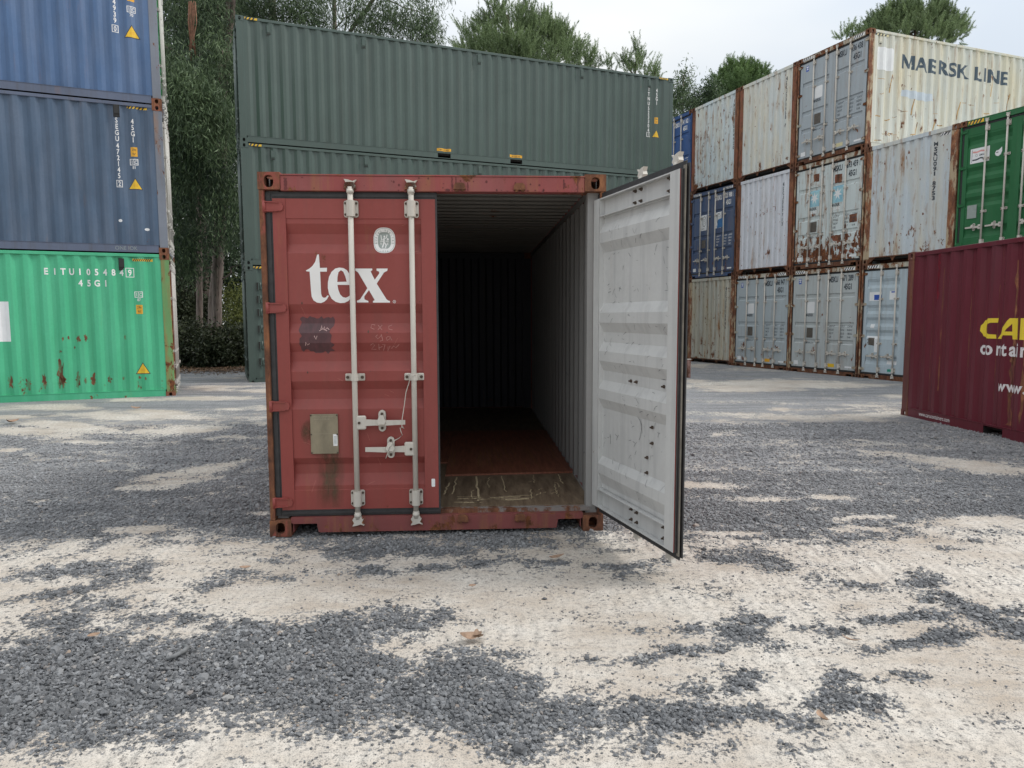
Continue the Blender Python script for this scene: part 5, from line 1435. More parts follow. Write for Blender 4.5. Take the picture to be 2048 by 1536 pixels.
A2, _ = row(1, 1, 'end', 'streaked pale blue grey container end beside the green doored container, on the second tier', rp('grey_end', 'grey_d1'))
F2, F2d = row(2, 1, 'door', 'green doored container on the second tier, peeping over the maroon one', rp('fgreen', frame='fgreen', post='fgreen'), 'ribbed')
F1, _ = row(2, 0, 'end', 'pale container end below the green doored one, hidden by the maroon one', rp('grey_end', 'grey_d1'))
B1, B1d = row(0, 0, 'door', 'grey doored container on the ground directly below the rust eaten doors', rp('cream_side', 'grey_d2', post='row_post'))
B2, B2d = row(0, 1, 'door', 'container with rust eaten pale doors bearing two white stars on blue squares', rp('cream_side', 'rusty_door', post='row_post'))
B3, B3d = row(0, 2, 'door', 'highest cream container with slate grey doors and dark side lettering', rp('cream_side', 'grey_d4', post='row_post'))
C1, C1d = row(-1, 0, 'door', 'blue grey doored container on the ground, second along from the open red door', rp('cream_side', 'grey_d1', post='row_post'))
C2, _ = row(-1, 1, 'end', 'lilac white container end between the navy doors and the rust eaten doors', rp('lilac_end', 'grey_d1', post='row_post_red'))
C3, _ = row(-1, 2, 'end', 'cream streaked container end on the top tier beside the slate grey doors', rp('cream_end', 'grey_d1', post='row_post_red'))
D1, _ = row(-2, 0, 'end', 'dingy beige container end on the ground just past the open red door', rp('beige_end', 'grey_d1', post='row_post'))
D2, D2d = row(-2, 1, 'door', 'container with scuffed navy doors on the second tier', rp('navy_door', frame='navy_door', post='row_dark'))
D3, _ = row(-2, 2, 'end', 'pale rust flecked container end on the top tier beside the blue doors', rp('pale_end', 'grey_d1', post='row_post_red'))
E3, E3d = row(-3, 2, 'door', 'container with clean blue doors on the top tier at the far end of the row', rp('blue_door', frame='blue_door', post='blue_door'))
E2, _ = row(-3, 1, 'end', 'grey container end on the second tier at the far end of the row', rp('grey_end', 'grey_d1'))
E1, _ = row(-3, 0, 'end', 'beige container end on the ground at the far end of the row', rp('beige_end', 'grey_d1'))

FF = face_door('flat', HC); FR = face_door('ribbed', HC)
def lx(X): return X - 0.088
def rx(X): return X - (W - 0.088)
M['star_blue'] = plain('pale_blue_print', (0.26, 0.52, 0.66), 0.55, 0.15, 4, col2=(0.42, 0.66, 0.70))
WLINES = (('GROSS WT', '71.650 LB', '32.500 KG'), ('PAYLOAD', '63.100 LB', '28.620 KG'), ('TARE WT', ' 8.550 LB', ' 3.880 KG'), ('CUBE', '2.700 FT', ' 76.4 M'))
def flat_marks(dd, num, chk, col, white=True, blue=True, brand=True, star=False, plate=True, ylw=None, weights=True):
    l, r = dd
    decal('lettering', [(merge2d([text2d('MSKU', 0.145, rx(1.38), 2.505, 0.58, 0.035), text2d(num, 0.145, rx(1.83), 2.525, 0.54, 0.035)] + boxed(chk, 0.105, rx(2.305), 2.545) + [text2d('45G1', 0.145, rx(1.90), 2.30, 0.58, 0.035)]), col, 1.5)], FF, r)
    if weights:
        L = []
        for i, t3 in enumerate(WLINES):
            for x, t in zip((1.43, 1.80, 2.05), t3):
                L.append(text2d(t, 0.052, rx(x), 1.31 - 0.095 * i, 0.52, 0.012))
        decal('weight_lettering', [(merge2d(L), col, 1.5)], FF, r)
    if blue:
        decal('sticker', [(rect2d(lx(0.28), 2.50, lx(0.38), 2.65), M['blue_print'], 1.5), (merge2d([rect2d(lx(0.29), 2.60, lx(0.37), 2.63), rect2d(lx(0.30), 2.54, lx(0.36), 2.56), ellipse2d(lx(0.33), 2.575, 0.02, 0.012, 10)]), M['sticker'], 2.2)], FF, l)
    if star:
        for dd_, x0 in ((l, lx(0.57)), (r, rx(1.38))):
            c = x0 + 0.18; P = []
            for i in range(14):
                t = math.pi / 2 + math.pi * i / 7; q = 0.155 if i % 2 == 0 else 0.062
                P.append((c + q * math.cos(t), 1.92 + q * 1.12 * math.sin(t)))
            decal('star_emblem', [(rect2d(x0, 1.69, x0 + 0.36, 2.13, 0.02), M['star_blue'], 1.5), (poly2d([P]), M['sticker'], 2.3)], FF, dd_)
            decal('lettering', [(text2d('MAERSK', 0.075, x0 - 0.02, 1.60, 0.72, 0.03), BLK, 1.5), (text2d('SEALAND', 0.075, x0 - 0.02, 1.51, 0.66, 0.03), WHT, 1.5)], FF, dd_)
    if white:
        decal('white_square', [(rect2d(lx(0.63), 1.69, lx(0.90), 2.0, 0.03), M['sticker'], 1.5)], FF, l)
    if brand:
        decal('lettering', [(text2d('MAERSK', 0.075, lx(0.57), 1.60, 0.72, 0.03), BLK, 1.5)], FF, l)
    if plate:
        obj('data_plate', _b(lx(0.64), lx(0.86), -0.004, 0.005, 1.01, 1.28), M['plate_dark'], l)
    decal('small_lettering', [(text2d('MAERSK LINE', 0.04, lx(0.60), 0.845, 0.8, 0.012), BLK, 1.5)], FF, l)
    decal('label', [(rect2d(lx(0.16), 0.24, lx(0.34), 0.35), M['sticker'], 1.5)], FF, l)
    decal('label', [(rect2d(rx(2.02), 0.245, rx(2.24), 0.29), M['sticker'], 1.5)], FF, r)
    if ylw:
        decal('label', [(rect2d(rx(1.42), 0.235, rx(1.66), 0.33), ylw, 1.5)], FF, r)
M['pale_yellow'] = plain('pale_yellow_label', (0.66, 0.60, 0.36), 0.6, 0.1, 8)
flat_marks(B3d, '136 438', '4', BLK, ylw=M['pale_yellow'])
flat_marks(B2d, '893 459', '7', BLK, white=False, brand=False, blue=False, star=True)
flat_marks(B1d, '071 289', '1', BLK, ylw=M['yellow'])
flat_marks(C1d, '066 947', '6', BLK, ylw=M['orange_y'])
flat_marks(D2d, '825 988', '2', WHT, white=False, brand=False, blue=False)
flat_marks(E3d, '941 162', '1', WHT, white=False, brand=False, blue=False)
# figurehead stickers on the navy and the blue doors
def oval_sticker(d, x0, z0, patch=False):
    c = x0 + 0.14
    L = [ellipse2d(c + 0.02, z0 + 0.30, 0.10, 0.17, 24, 2, 0.90), ribbon2d([(c - 0.04, z0 + 0.14), (c - 0.03, z0 + 0.40)], 0.012), ribbon2d([(c, z0 + 0.40), (c + 0.05, z0 + 0.36), (c + 0.03, z0 + 0.31), (c + 0.08, z0 + 0.28), (c + 0.04, z0 + 0.22)], 0.010), ribbon2d([(c - 0.12, z0 + 0.03), (c - 0.09, z0 + 0.09), (c - 0.07, z0 + 0.04), (c - 0.02, z0 + 0.07), (c + 0.03, z0 + 0.05)], 0.012)]
    decal('sticker', [(rect2d(x0 - 0.03, z0, x0 + 0.30, z0 + 0.52, 0.02), M['sticker'], 1.5), (merge2d(L), BLK, 2.2)], FF, d)
    if patch:
        decal('paint_patch', [(poly2d([[(x0 + 0.08, z0 + 0.0), (x0 + 0.44, z0 + 0.02), (x0 + 0.46, z0 + 0.28), (x0 + 0.36, z0 + 0.31), (x0 + 0.12, z0 + 0.27)]]), M['blue_patch'], 3.0)], FF, d)
oval_sticker(D2d[0], lx(0.60), 1.60); oval_sticker(D2d[1], rx(1.38), 1.60, True); oval_sticker(E3d[1], rx(1.62), 1.05); oval_sticker(E3d[0], lx(0.60), 1.60)
# rust-eaten doors: plates left after labels
for d_, x0, z0, x1, z1 in ((B2d[0], lx(0.70), 2.36, lx(0.90), 2.56), (B2d[1], rx(1.45), 2.20, rx(1.68), 2.42), (B2d[1], rx(1.98), 1.12, rx(2.22), 1.33), (B2d[1], rx(1.50), 0.66, rx(1.72), 0.84)):
    P = [(x0 + r2.uniform(-.01, .01) + (x1 - x0) * a, z0 + (z1 - z0) * c + r2.uniform(-.012, .012)) for a, c in ((0, 0), (.3, 0), (.6, 0), (1, 0), (1, .4), (1, .7), (1, 1), (.7, 1), (.3, 1), (0, 1), (0, .6), (0, .3))]
    decal('rust_blister', [(poly2d([P]), M['row_post_red'], 1.0)], FF, d_)
def blot(c):
    P = []
    u, v, a, h_ = c
    n = 18
    for i in range(n):
        t = 2 * math.pi * i / n; k = r2.uniform(0.45, 1.1)
        P.append((u + a * k * math.cos(t), v + h_ * k * math.sin(t)))
    return poly2d([P])
B = []
for i in range(46):
    B.append(blot((r2.uniform(0.10, 1.05), 0.28 + abs(r2.gauss(0, 0.22)), r2.uniform(0.02, 0.07), r2.uniform(0.03, 0.10))))
decal('rust_blister', [(merge2d(B[:22]), M['row_post_red'], 0.8)], FF, B2d[0])
decal('rust_blister', [(merge2d([blot((-r2.uniform(0.08, 1.08), 0.30 + abs(r2.gauss(0, 0.26)), r2.uniform(0.02, 0.09), r2.uniform(0.04, 0.12))) for i in range(40)] + B[22:23]), M['row_post_red'], 0.8)], FF, B2d[1])
for q in B[23:]: q.free()
# green doors: flag sticker and torn round label
decal('sticker', [(rect2d(lx(0.24), 1.96, lx(0.66), 2.27), M['sticker'], 1.5),
    (merge2d([ribbon2d([(lx(0.29), 2.20), (lx(0.38), 2.185), (lx(0.47), 2.205), (lx(0.60), 2.18)], 0.035)]), plain('pink_print', (0.75, 0.35, 0.33), 0.5), 2.2),
    (merge2d([ribbon2d([(lx(0.29), 2.03), (lx(0.38), 2.03), (lx(0.47), 2.055), (lx(0.61), 2.025)], 0.030), text2d('GMAC', 0.04, lx(0.43), 2.10, 0.8, 0.02), ribbon2d([(lx(0.275), 1.98), (lx(0.275), 2.25)], 0.008), ellipse2d(lx(0.375), 2.12, 0.025, 0.025, 14, 2, 0.8)]), BLK, 2.2)], FR, F2d[0])
decal('sticker', [(poly2d([[(lx(0.80), 2.13), (lx(0.86), 2.14), (lx(0.92), 2.19), (lx(0.925), 2.10), (lx(0.90), 2.04), (lx(0.85), 2.01), (lx(0.80), 2.03), (lx(0.775), 2.08)]]), M['sticker'], 1.5), (rect2d(lx(0.80), 2.085, lx(0.85), 2.10), BLK, 2.2)], FR, F2d[0])
obj('data_plate', _b(lx(0.24), lx(0.45), -0.004, 0.006, 0.80, 1.08), M['emblem_grey'], F2d[0])
HF = (lambda u, v, e: (u, 0.006 - e, v), [], [])
for c_, bs_ in ((F2, None), (B3, WHT), (B1, WHT), (C1, WHT), (A1, WHT), (D2, WHT)):
    hazard(HF, -HW + 0.18, -HW + 0.52, HC - 0.108, HC - 0.036, c_, 4, bs_); hazard(HF, HW - 0.52, HW - 0.18, HC - 0.108, HC - 0.036, c_, 4, bs_)
# half hidden light blue doors: papers and labels
decal('sticker', [(rect2d(lx(0.24), 1.98, lx(0.60), 2.20), M['sticker'], 1.5), (rect2d(lx(0.38), 2.0, lx(0.60), 2.13), M['blue_print'], 2.2)], FR, A1d[0])
decal('sticker', [(rect2d(lx(0.83), 2.0, lx(1.03), 2.21), M['sticker'], 1.5), (poly2d([[(lx(0.88), 2.20), (lx(0.88), 2.17), (lx(0.985), 2.17), (lx(0.985), 2.02), (lx(1.02), 2.02), (lx(1.02), 2.20)]]), M['blue_print'], 2.2)], FR, A1d[0])
decal('sticker', [(rect2d(lx(0.82), 0.42, lx(1.16), 0.51), M['sticker'], 1.5)], FR, A1d[0])
decal('sticker', [(rect2d(lx(0.86), 0.24, lx(0.98), 0.30), plain('teal_print', (0.02, 0.30, 0.22), 0.5), 1.5)], FR, A1d[0])
decal('sticker', [(rect2d(lx(0.30), 1.30, lx(0.42), 1.40), M['sticker'], 1.5)], FR, A1d[0])
decal('paint_patch', [(poly2d([[(lx(0.20), 1.10), (lx(0.58), 1.10), (lx(0.56), 0.70), (lx(0.44), 0.70), (lx(0.44), 1.06), (lx(0.20), 1.06)]]), M['sticker'], 1.5), (poly2d([[(lx(0.25), 1.06), (lx(0.44), 1.06), (lx(0.44), 0.86), (lx(0.26), 0.88)]]), M['plate_dark'], 1.5)], FR, A1d[0])
# numbers down the corrugated ends (row coordinates -> container coordinates)
FE = face_end(LL)
def endnum(c_, s, u, ztop, step, cap_, col):
    decal('lettering', [(vtext(s, cap_, u, ztop, step, 0.80, 0.045), col, 1.5)], FE, c_)
endnum(A2, 'MSKU091 8753', 0.66, 2.62, 0.109, 0.088, BLK)
endnum(C2, 'MSKU857710', 0.80, 2.55, 0.125, 0.10, BLK)
endnum(C3, 'MSKU093468 7', 0.80, 2.60, 0.118, 0.10, BLK)
endnum(D3, 'MSKU0854920', 0.95, 2.50, 0.13, 0.10, M['plate_dark'])
endnum(D1, 'MSKU0712946', 0.80, 2.55, 0.125, 0.10, BLK)
TE = (lambda u, v, e: (-u, LL - 0.010 + e, v), [], [])
hazard(FE, 0.74, 1.0, 2.72, 2.785, A2, 4, WHT)
# rust flecks and hand-painted marks on the corrugated ends
def flecks(c_, n, zlo, zhi, seed, mat='row_post_red', amax=0.02, lowbias=0):
    r3 = random.Random(seed); L = []
    for i in range(n):
        z = r3.uniform(zlo, zhi)
        if r3.random() < lowbias: z = 0.2 + abs(r3.gauss(0, 0.25))
        a = r3.uniform(0.004, amax); h_ = a * r3.uniform(1, 5)
        u = r3.uniform(-1.05, 1.05); P = []
        for k in range(8):
            t = 2 * math.pi * k / 8; q = r3.uniform(0.4, 1.1); P.append((u + a * q * math.cos(t), z + h_ * q * math.sin(t)))
        L.append(poly2d([P]))
    decal('rust_fleck', [(merge2d(L), M[mat], 0.9)], FE, c_)
flecks(A2, 46, 0.3, 2.7, 1, amax=0.018, lowbias=0.25); flecks(C2, 70, 0.25, 2.6, 2, amax=0.012); flecks(C3, 40, 0.3, 2.7, 3, amax=0.016, lowbias=0.3); flecks(D3, 70, 0.3, 2.7, 4, amax=0.024); flecks(D1, 30, 0.3, 2.6, 5, amax=0.016)
L = [ribbon2d([(u + a, v + c) for a, c in q], 0.018) for u, v, q in ((-0.35, 1.72, [(0, 0.1), (0.05, 0.1), (0.03, -0.02)]), (-0.2, 1.74, [(0, 0), (0.03, 0.06), (0.03, -0.04)]), (-0.05, 1.76, [(0, 0.05), (0.06, 0.02), (0.02, -0.02)]), (0.12, 1.80, [(0, 0.06), (0.05, 0.06), (0.05, 0.0), (0, 0)]), (0.27, 1.82, [(0, 0.05), (0.04, 0.05), (0.04, -0.03), (0, -0.02)]), (0.40, 1.84, [(0, 0.08), (0.06, 0.08), (0.06, -0.04)]), (-0.35, 1.20, [(-0.06, -0.02), (0.0, 0.06), (0.02, 0.1), (0.01, -0.02)]))]
decal('painted_mark', [(merge2d(L), M['row_post_red'], 1.2)], FE, C2)
# big dark lettering along the side of the highest cream container
FS = face_side(LL, 1)
M['line_blue'] = worn_print('worn_slate_print', (0.055, 0.085, 0.115), (0.66, 0.67, 0.60), 0.28)
bm = text2d('AERSK LINE', 0.335, 0, 0, 1.0, 0.028, 'LEFT', 1.10)
x0 = min(v.co.x for v in bm.verts); x1 = max(v.co.x for v in bm.verts)
for v in bm.verts:
    v.co.x = 1.57 + (v.co.x - x0) / (x1 - x0) * 3.49; v.co.y = 2.075 + v.co.y
bm = merge2d([bm, poly2d([[(1.12 + a * 0.44, 2.075 + c * 0.345) for a, c in ((0, 0), (0.2, 0), (0.2, 0.62), (0.42, 0.0), (0.58, 0.0), (0.8, 0.62), (0.8, 0), (1, 0), (1, 1), (0.76, 1), (0.5, 0.3), (0.24, 1), (0, 1))]])])
decal('lettering', [(bm, M['line_blue'], 1.5)], FS, B3, 'large dark slate lettering')
decal('white_square', [(rect2d(0.29, 1.95, 0.82, 2.50, 0.06), M['sticker'], 1.5)], FS, B3)
M['pale_blue_patch'] = plain('pale_blue_patch', (0.52, 0.58, 0.64), 0.6, 0.1, 6)
decal('paint_patch', [(poly2d([[(1.15, 1.40), (1.18, 1.55), (1.6, 1.56), (2.25, 1.54), (2.30, 1.38), (2.0, 1.34), (1.5, 1.36)]]), M['pale_blue_patch'], 0.8)], FS, B3)
hazard((lambda u, v, e: (HW - 0.012 + e, u, v), [], []), 0.17, 0.62, 2.755, 2.80, B3, 4, M['pale_yellow'])
vent(FS, 0.38, 2.68, M['cream_side'], B3)
rl = []
for i in range(34):
    u = r2.uniform(0.2, 5.2); v = r2.choice((0.36, 0.36, 0.42, 0.78, 1.30, 1.40, 1.0, 1.62)) + r2.gauss(0, 0.06)
    rl.append(ribbon2d([(u + r2.uniform(0, 0.05), v + r2.uniform(-0.02, 0.02)), (u + 0.08, v + r2.uniform(-0.01, 0.01)), (u + r2.uniform(0.12, 0.25), v + r2.uniform(-0.03, 0.03))], r2.uniform(0.010, 0.028)))
for u, v in ((0.75, 1.62), (1.55, 1.15), (1.72, 0.55), (2.32, 0.6), (3.2, 1.2), (4.4, 1.9), (5.1, 1.6)):
    rl.append(ribbon2d([(u + 0.06, v + 0.25), (u, v), (u - 0.02, v - 0.2)], 0.03)); 
M['rust_scrape'] = rusty('rust_scrape', (0.50, 0.33, 0.16), 0.46)
decal('rust_scrape', [(merge2d(rl), M['rust_scrape'], 0.7)], FS, B3)

# short rusty post standing by the far end of the row
pw = world_at(1377, 746, 18.4)
t = thing('bollard', 'short rusty steel post standing in the gravel just past the open door', 'bollard', (pw.x, pw.y, 0))
mb = MB(); mb.box(-0.045, 0.045, -0.05, 0.05, 0, 0.47, 0, 0.008); obj('post', mb, rusty('pinkish_rusted_steel', (0.30, 0.18, 0.16), 0.5), t)
mb = MB(); mb.box(-0.055, 0.055, -0.06, 0.06, 0.4705, 0.485, 0, 0.004); obj('cap', mb, M['galv'], t)

# ------------------------------------------------------------------ trees and undergrowth
def leaf_mat(name, dark, lite, trans=0.25, rough=0.5):
    m, nt, bs, out = newmat(name)
    b = NB(nt)
    tint = b.n('ShaderNodeAttribute', attribute_name='tint').outputs['Fac']
    c = b.mix(tint, dark, lite)
    b.set(bs.inputs['Base Color'], c); b.set(bs.inputs['Roughness'], rough); b.set(bs.inputs['Specular IOR Level'], 0.35)
    tr = b.n('ShaderNodeBsdfTranslucent', {'Color': c})
    mxs = b.n('ShaderNodeMixShader', {0: trans})
    nt.links.new(bs.outputs[0], mxs.inputs[1]); nt.links.new(tr.outputs[0], mxs.inputs[2]); nt.links.new(mxs.outputs[0], out.inputs[0])
    return m
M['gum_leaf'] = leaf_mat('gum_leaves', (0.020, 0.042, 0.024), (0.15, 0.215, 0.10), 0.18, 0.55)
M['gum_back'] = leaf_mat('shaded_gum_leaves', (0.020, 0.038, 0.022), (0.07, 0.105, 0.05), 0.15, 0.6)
M['bush_leaf'] = leaf_mat('bush_leaves', (0.016, 0.022, 0.012), (0.070, 0.085, 0.040))
M['yellow_leaf'] = leaf_mat('yellow_green_leaves', (0.06, 0.075, 0.02), (0.22, 0.24, 0.07))
M['pine_leaf'] = leaf_mat('pine_needles', (0.06, 0.10, 0.048), (0.33, 0.43, 0.21), 0.2, 0.6)
M['pine_dark'] = leaf_mat('dark_pine_needles', (0.045, 0.09, 0.038), (0.22, 0.33, 0.12), 0.2, 0.6)
M['gum_bark'] = plain('peeling_gum_bark', (0.14, 0.10, 0.085), 0.85, 0.45, 5, bump=0.01, stretch=(3, 3, 0.4), col2=(0.25, 0.20, 0.17))
M['bark_strip'] = plain('loose_bark', (0.26, 0.13, 0.08), 0.85, 0.35, 14)
M['pine_bark'] = plain('pine_bark', (0.10, 0.07, 0.05), 0.9, 0.4, 9)

def leaf_cloud(blobs, ll, lw, droop, tint_bias=0.0, seed=1, mult=1.25):
    """blobs: (centre, radii, leaf count); leaves hang in sprays inside each blob"""
    g = np.random.default_rng(seed)
    BP = []; D = []; T = []
    for c, r, n in blobs:
        n, tb = n if isinstance(n, tuple) else (n, 0.0)
        n = int(n * mult); ns = max(6, n // 48)
        d = g.normal(size=(ns, 3)); d /= np.linalg.norm(d, axis=1)[:, None]
        rad = g.random(ns) ** 0.42
        sc_ = np.array(c) + d * rad[:, None] * np.array(r)
        stint = g.random(ns)
        k = g.integers(0, ns, n)
        off = g.normal(size=(n, 3)) * np.array([0.17, 0.17, 0.27]) * (ll / 0.18)
        BP.append(sc_[k] + off)
        dd = g.normal(size=(n, 3)) * (1 - droop) + np.array([0, 0, -1.0]) * droop
        D.append(dd / np.linalg.norm(dd, axis=1)[:, None])
        T.append(np.clip(0.75 * stint[k] ** 1.6 + 0.35 * g.random(n) + tint_bias + tb, 0, 1))
    P = np.concatenate(BP); D = np.concatenate(D); T = np.concatenate(T)
    n = len(P)
    L_ = ll * g.uniform(0.65, 1.25, n)[:, None]; Wd = lw * g.uniform(0.7, 1.3, n)[:, None]
    s = np.cross(D, g.normal(size=(n, 3))); s /= np.linalg.norm(s, axis=1)[:, None] + 1e-9
    bend = np.cross(D, s) * L_ * g.uniform(-0.22, 0.22, n)[:, None]
    a = P; mid = P + D * L_ * 0.45 + bend; tip = P + D * L_
    V = np.stack([a, mid + s * Wd / 2, tip, mid - s * Wd / 2], 1).reshape(-1, 3)
    F = np.arange(4 * n).reshape(n, 4)
    me = np_mesh('crown', V, F)
    at = me.attributes.new('tint', 'FLOAT', 'FACE'); at.data.foreach_set('value', T.astype(np.float32))
    return me
def pblob(px, py, rx_, rz, Y, n, ry=None):
    c = world_at(px, py, Y); k = Y / FPX
    return ((c.x, c.y, c.z), (rx_ * k, (ry if ry else max(rx_, rz) * k), rz * k), n)
def limb_mb(paths, n=8):
    mb = MB()
    for pts_, r0, r1 in paths:
        k = len(pts_)
        mb.tube(pts_, [r0 + (r1 - r0) * i / (k - 1) for i in range(k)], n)
    return mb
def wobble(p, q, n, a, seed):
    g = random.Random(seed); p = Vector(p); q = Vector(q)
    o = []
    for i in range(n + 1):
        t = i / n; k = a if 0 < i < n else 0
        o.append(p.lerp(q, t) + Vector((g.uniform(-k, k), g.uniform(-k, k), 0)))
    return o
def tree(name, label, cat, base, trunk_top, r0, limbs, crown_me, leaf, bark, group, extra=None):
    t = thing(name, label, cat, (0, 0, 0), 0, group)
    t.location = base
    tr = obj('trunk', limb_mb([(wobble((0, 0, -0.05), Vector(trunk_top) - Vector(base), 7, r0 * 0.5, hash(label) % 99), r0, r0 * 0.35)], 10), bark, t)
    for i, (p, q, ra, rb) in enumerate(limbs):
        obj('limb', limb_mb([(wobble(Vector(p) - Vector(base), Vector(q) - Vector(base), 5, 0.12, i), ra, rb)], 6), bark, t)
    for v in crown_me.vertices:
        pass
    crown_me.transform(Matrix.Translation(-Vector(base)))
    obj('crown', crown_me, leaf, t)
    return t
TG = 'trees behind the containers'
def ground_at(px, Y):
    p = world_at(px, 700, Y); return (p.x, Y, 0.0)
# gum trees seen in the gap between the stacks and above the slate green stack
cm = leaf_cloud([pblob(395, 30, 85, 60, 24.5, (4200, -0.1)), pblob(350, 150, 40, 60, 23, (2300, 0)), pblob(450, 130, 40, 60, 24, (2300, 0)), pblob(385, 185, 55, 45, 22.6, (3600, 0.22)), pblob(430, 250, 50, 60, 22.8, (3600, 0.15)), pblob(355, 280, 45, 60, 23.2, (3000, 0.05)), pblob(400, 350, 80, 60, 24, (4600, -0.12)), pblob(350, 440, 45, 80, 23.5, (2800, -0.15)), pblob(455, 420, 40, 80, 24, (2600, -0.1)), pblob(365, 520, 40, 40, 24, 1300), pblob(400, -120, 120, 90, 24, 3000)], 0.21, 0.030, 0.62, 0.0, 3)
P = lambda px, py, Y: tuple(world_at(px, py, Y))
gum = tree('gum_tree', 'tall gum tree drooping into the gap between the left stack and the slate green stack', 'tree', ground_at(428, 26), P(462, -140, 25.5), 0.24,
     [(P(450, 150, 25.6), P(470, -60, 25), 0.15, 0.06), (P(452, 40, 25.4), P(375, 0, 24.4), 0.05, 0.02), (P(448, 25, 25), P(410, -20, 24.5), 0.05, 0.02), (P(330, 92, 24), P(372, 116, 24), 0.035, 0.02), (P(440, 300, 25.5), P(380, 220, 24.6), 0.05, 0.02), (P(440, 560, 25.8), P(485, 520, 24.8), 0.03, 0.015)],
     cm, M['gum_leaf'], M['gum_bark'], TG)
mb = MB(); g_ = random.Random(9)
for k in range(9):
    x = 378 + k * 1.7
    mb.tube([P(x + g_.uniform(-1, 1), 4 + g_.uniform(-4, 4), 23.2), P(x + g_.uniform(-2, 2), 45, 23.2), P(384 + (k - 4) * 0.9, 80 + g_.uniform(-8, 8), 23.2), P(384 + (k - 4) * 1.9, 112 + g_.uniform(-20, 12), 23.2)], 0.018, 4)
so = obj('bark_strip', mb, M['bark_strip'], gum); so.location = -gum.location
so['kind'] = 'stuff'
cm = leaf_cloud([pblob(500, 10, 60, 45, 27, 2600), pblob(600, 20, 70, 45, 27, 3600), pblob(560, -60, 120, 60, 27, 3000), pblob(640, 45, 35, 25, 26.5, 900), pblob(480, 40, 30, 40, 27, 900)], 0.20, 0.028, 0.6, 0.05, 5)
tree('gum_tree', 'pink barked gum tree rising behind the left end of the slate green stack', 'tree', ground_at(560, 28), P(540, -160, 28), 0.27,
     [(P(545, -40, 28), P(600, 10, 27.2), 0.06, 0.02), (P(543, -60, 28), P(490, 0, 27.2), 0.06, 0.02)], cm, M['gum_leaf'], M['gum_bark'], TG)
cm = leaf_cloud([pblob(720, 30, 45, 40, 27, 1900), pblob(775, 35, 45, 35, 27, 1900), pblob(835, 45, 40, 50, 27, 2400), pblob(865, 70, 24, 38, 27, 900), pblob(800, -50, 110, 50, 27, 2400), pblob(745, 62, 26, 20, 26.6, 500), pblob(650, -20, 50, 35, 27.4, 1200)], 0.19, 0.026, 0.62, 0.08, 8)
tree('gum_tree', 'gum tree with pale curving limbs above the middle of the slate green stack', 'tree', ground_at(690, 28.5), P(664, -140, 28.5), 0.17,
     [(P(697, 70, 28.2), P(752, -10, 27.6), 0.085, 0.075), (P(752, -10, 27.6), P(790, -70, 27.4), 0.075, 0.04), (P(685, 95, 28.4), P(697, 70, 28.2), 0.09, 0.085), (P(668, 60, 28.4), P(705, 25, 27.8), 0.03, 0.015), (P(690, 60, 28.3), P(712, 0, 27.6), 0.04, 0.02), (P(752, -10, 27.6), P(850, 30, 27), 0.035, 0.01)], cm, M['gum_leaf'], M['gum_bark'], TG)
# darker gums further back, closing the gap
cm = leaf_cloud([pblob(340, 250, 110, 150, 33, 5200), pblob(450, 200, 110, 150, 33, 5200), pblob(400, 450, 120, 130, 33, 6500), pblob(360, 40, 130, 110, 33, 4200), pblob(490, 60, 60, 60, 33, 1500), pblob(340, 600, 60, 70, 33, 2000)], 0.36, 0.085, 0.5, -0.05, 12, 1.7)
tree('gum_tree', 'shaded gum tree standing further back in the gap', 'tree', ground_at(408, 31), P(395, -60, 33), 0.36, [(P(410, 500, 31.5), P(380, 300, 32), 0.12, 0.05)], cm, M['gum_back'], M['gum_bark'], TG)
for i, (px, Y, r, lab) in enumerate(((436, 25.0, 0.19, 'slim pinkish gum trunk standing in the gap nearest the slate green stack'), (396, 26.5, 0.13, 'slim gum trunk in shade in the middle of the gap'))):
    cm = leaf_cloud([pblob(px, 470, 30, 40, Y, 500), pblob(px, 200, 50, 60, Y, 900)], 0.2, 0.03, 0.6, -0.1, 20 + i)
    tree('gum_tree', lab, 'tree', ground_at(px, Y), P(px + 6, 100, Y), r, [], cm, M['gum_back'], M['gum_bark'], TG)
# undergrowth
def bush(label, px, py, rx_, rz, Y, n, seed, leaf='bush_leaf', ll=0.12, lw=0.05):
    base = ground_at(px, Y)
    t = thing('bush', label, 'bush', base, 0, 'bushes in the gap')
    me = leaf_cloud([pblob(px, py, rx_, rz, Y, n), pblob(px - rx_ * 0.4, py + rz * 0.5, rx_ * 0.6, rz * 0.5, Y - 0.3, n // 3), pblob(px + rx_ * 0.4, py + rz * 0.5, rx_ * 0.6, rz * 0.5, Y - 0.3, n // 3)], ll, lw, 0.2, 0, seed)
    me.transform(Matrix.Translation(-Vector(base)))
    obj('foliage', me, M[leaf], t)
    mb = MB()
    for k in range(4):
        a = k * 1.6; mb.tube([(0.05 * math.cos(a), 0.05 * math.sin(a), 0), (0.25 * math.cos(a), 0.2 * math.sin(a), 0.5), (0.5 * math.cos(a), 0.35 * math.sin(a), 1.1)], [0.03, 0.022, 0.01], 5)
    obj('stem', mb, M['pine_bark'], t)
bush('dark bush low in the gap beside the bright green container', 375, 690, 40, 52, 23.0, 3600, 31)
bush('dark bush in the middle of the gap between the stacks', 430, 700, 45, 42, 22.6, 3800, 32)
bush('dark bush against the end of the slate green stack', 482, 695, 34, 48, 23.2, 3000, 33)
bush('taller dim bush further back in the gap', 372, 640, 50, 70, 30, 3000, 34, ll=0.16, lw=0.07)
bush('yellow green bush standing behind the dark ones', 478, 625, 30, 60, 30, 1800, 35, 'yellow_leaf', 0.16, 0.05)  # leaf colour yellower and paler than the other bushes
bush('olive bush far back on the left of the gap', 350, 600, 50, 110, 30, 3400, 36, ll=0.17, lw=0.07)
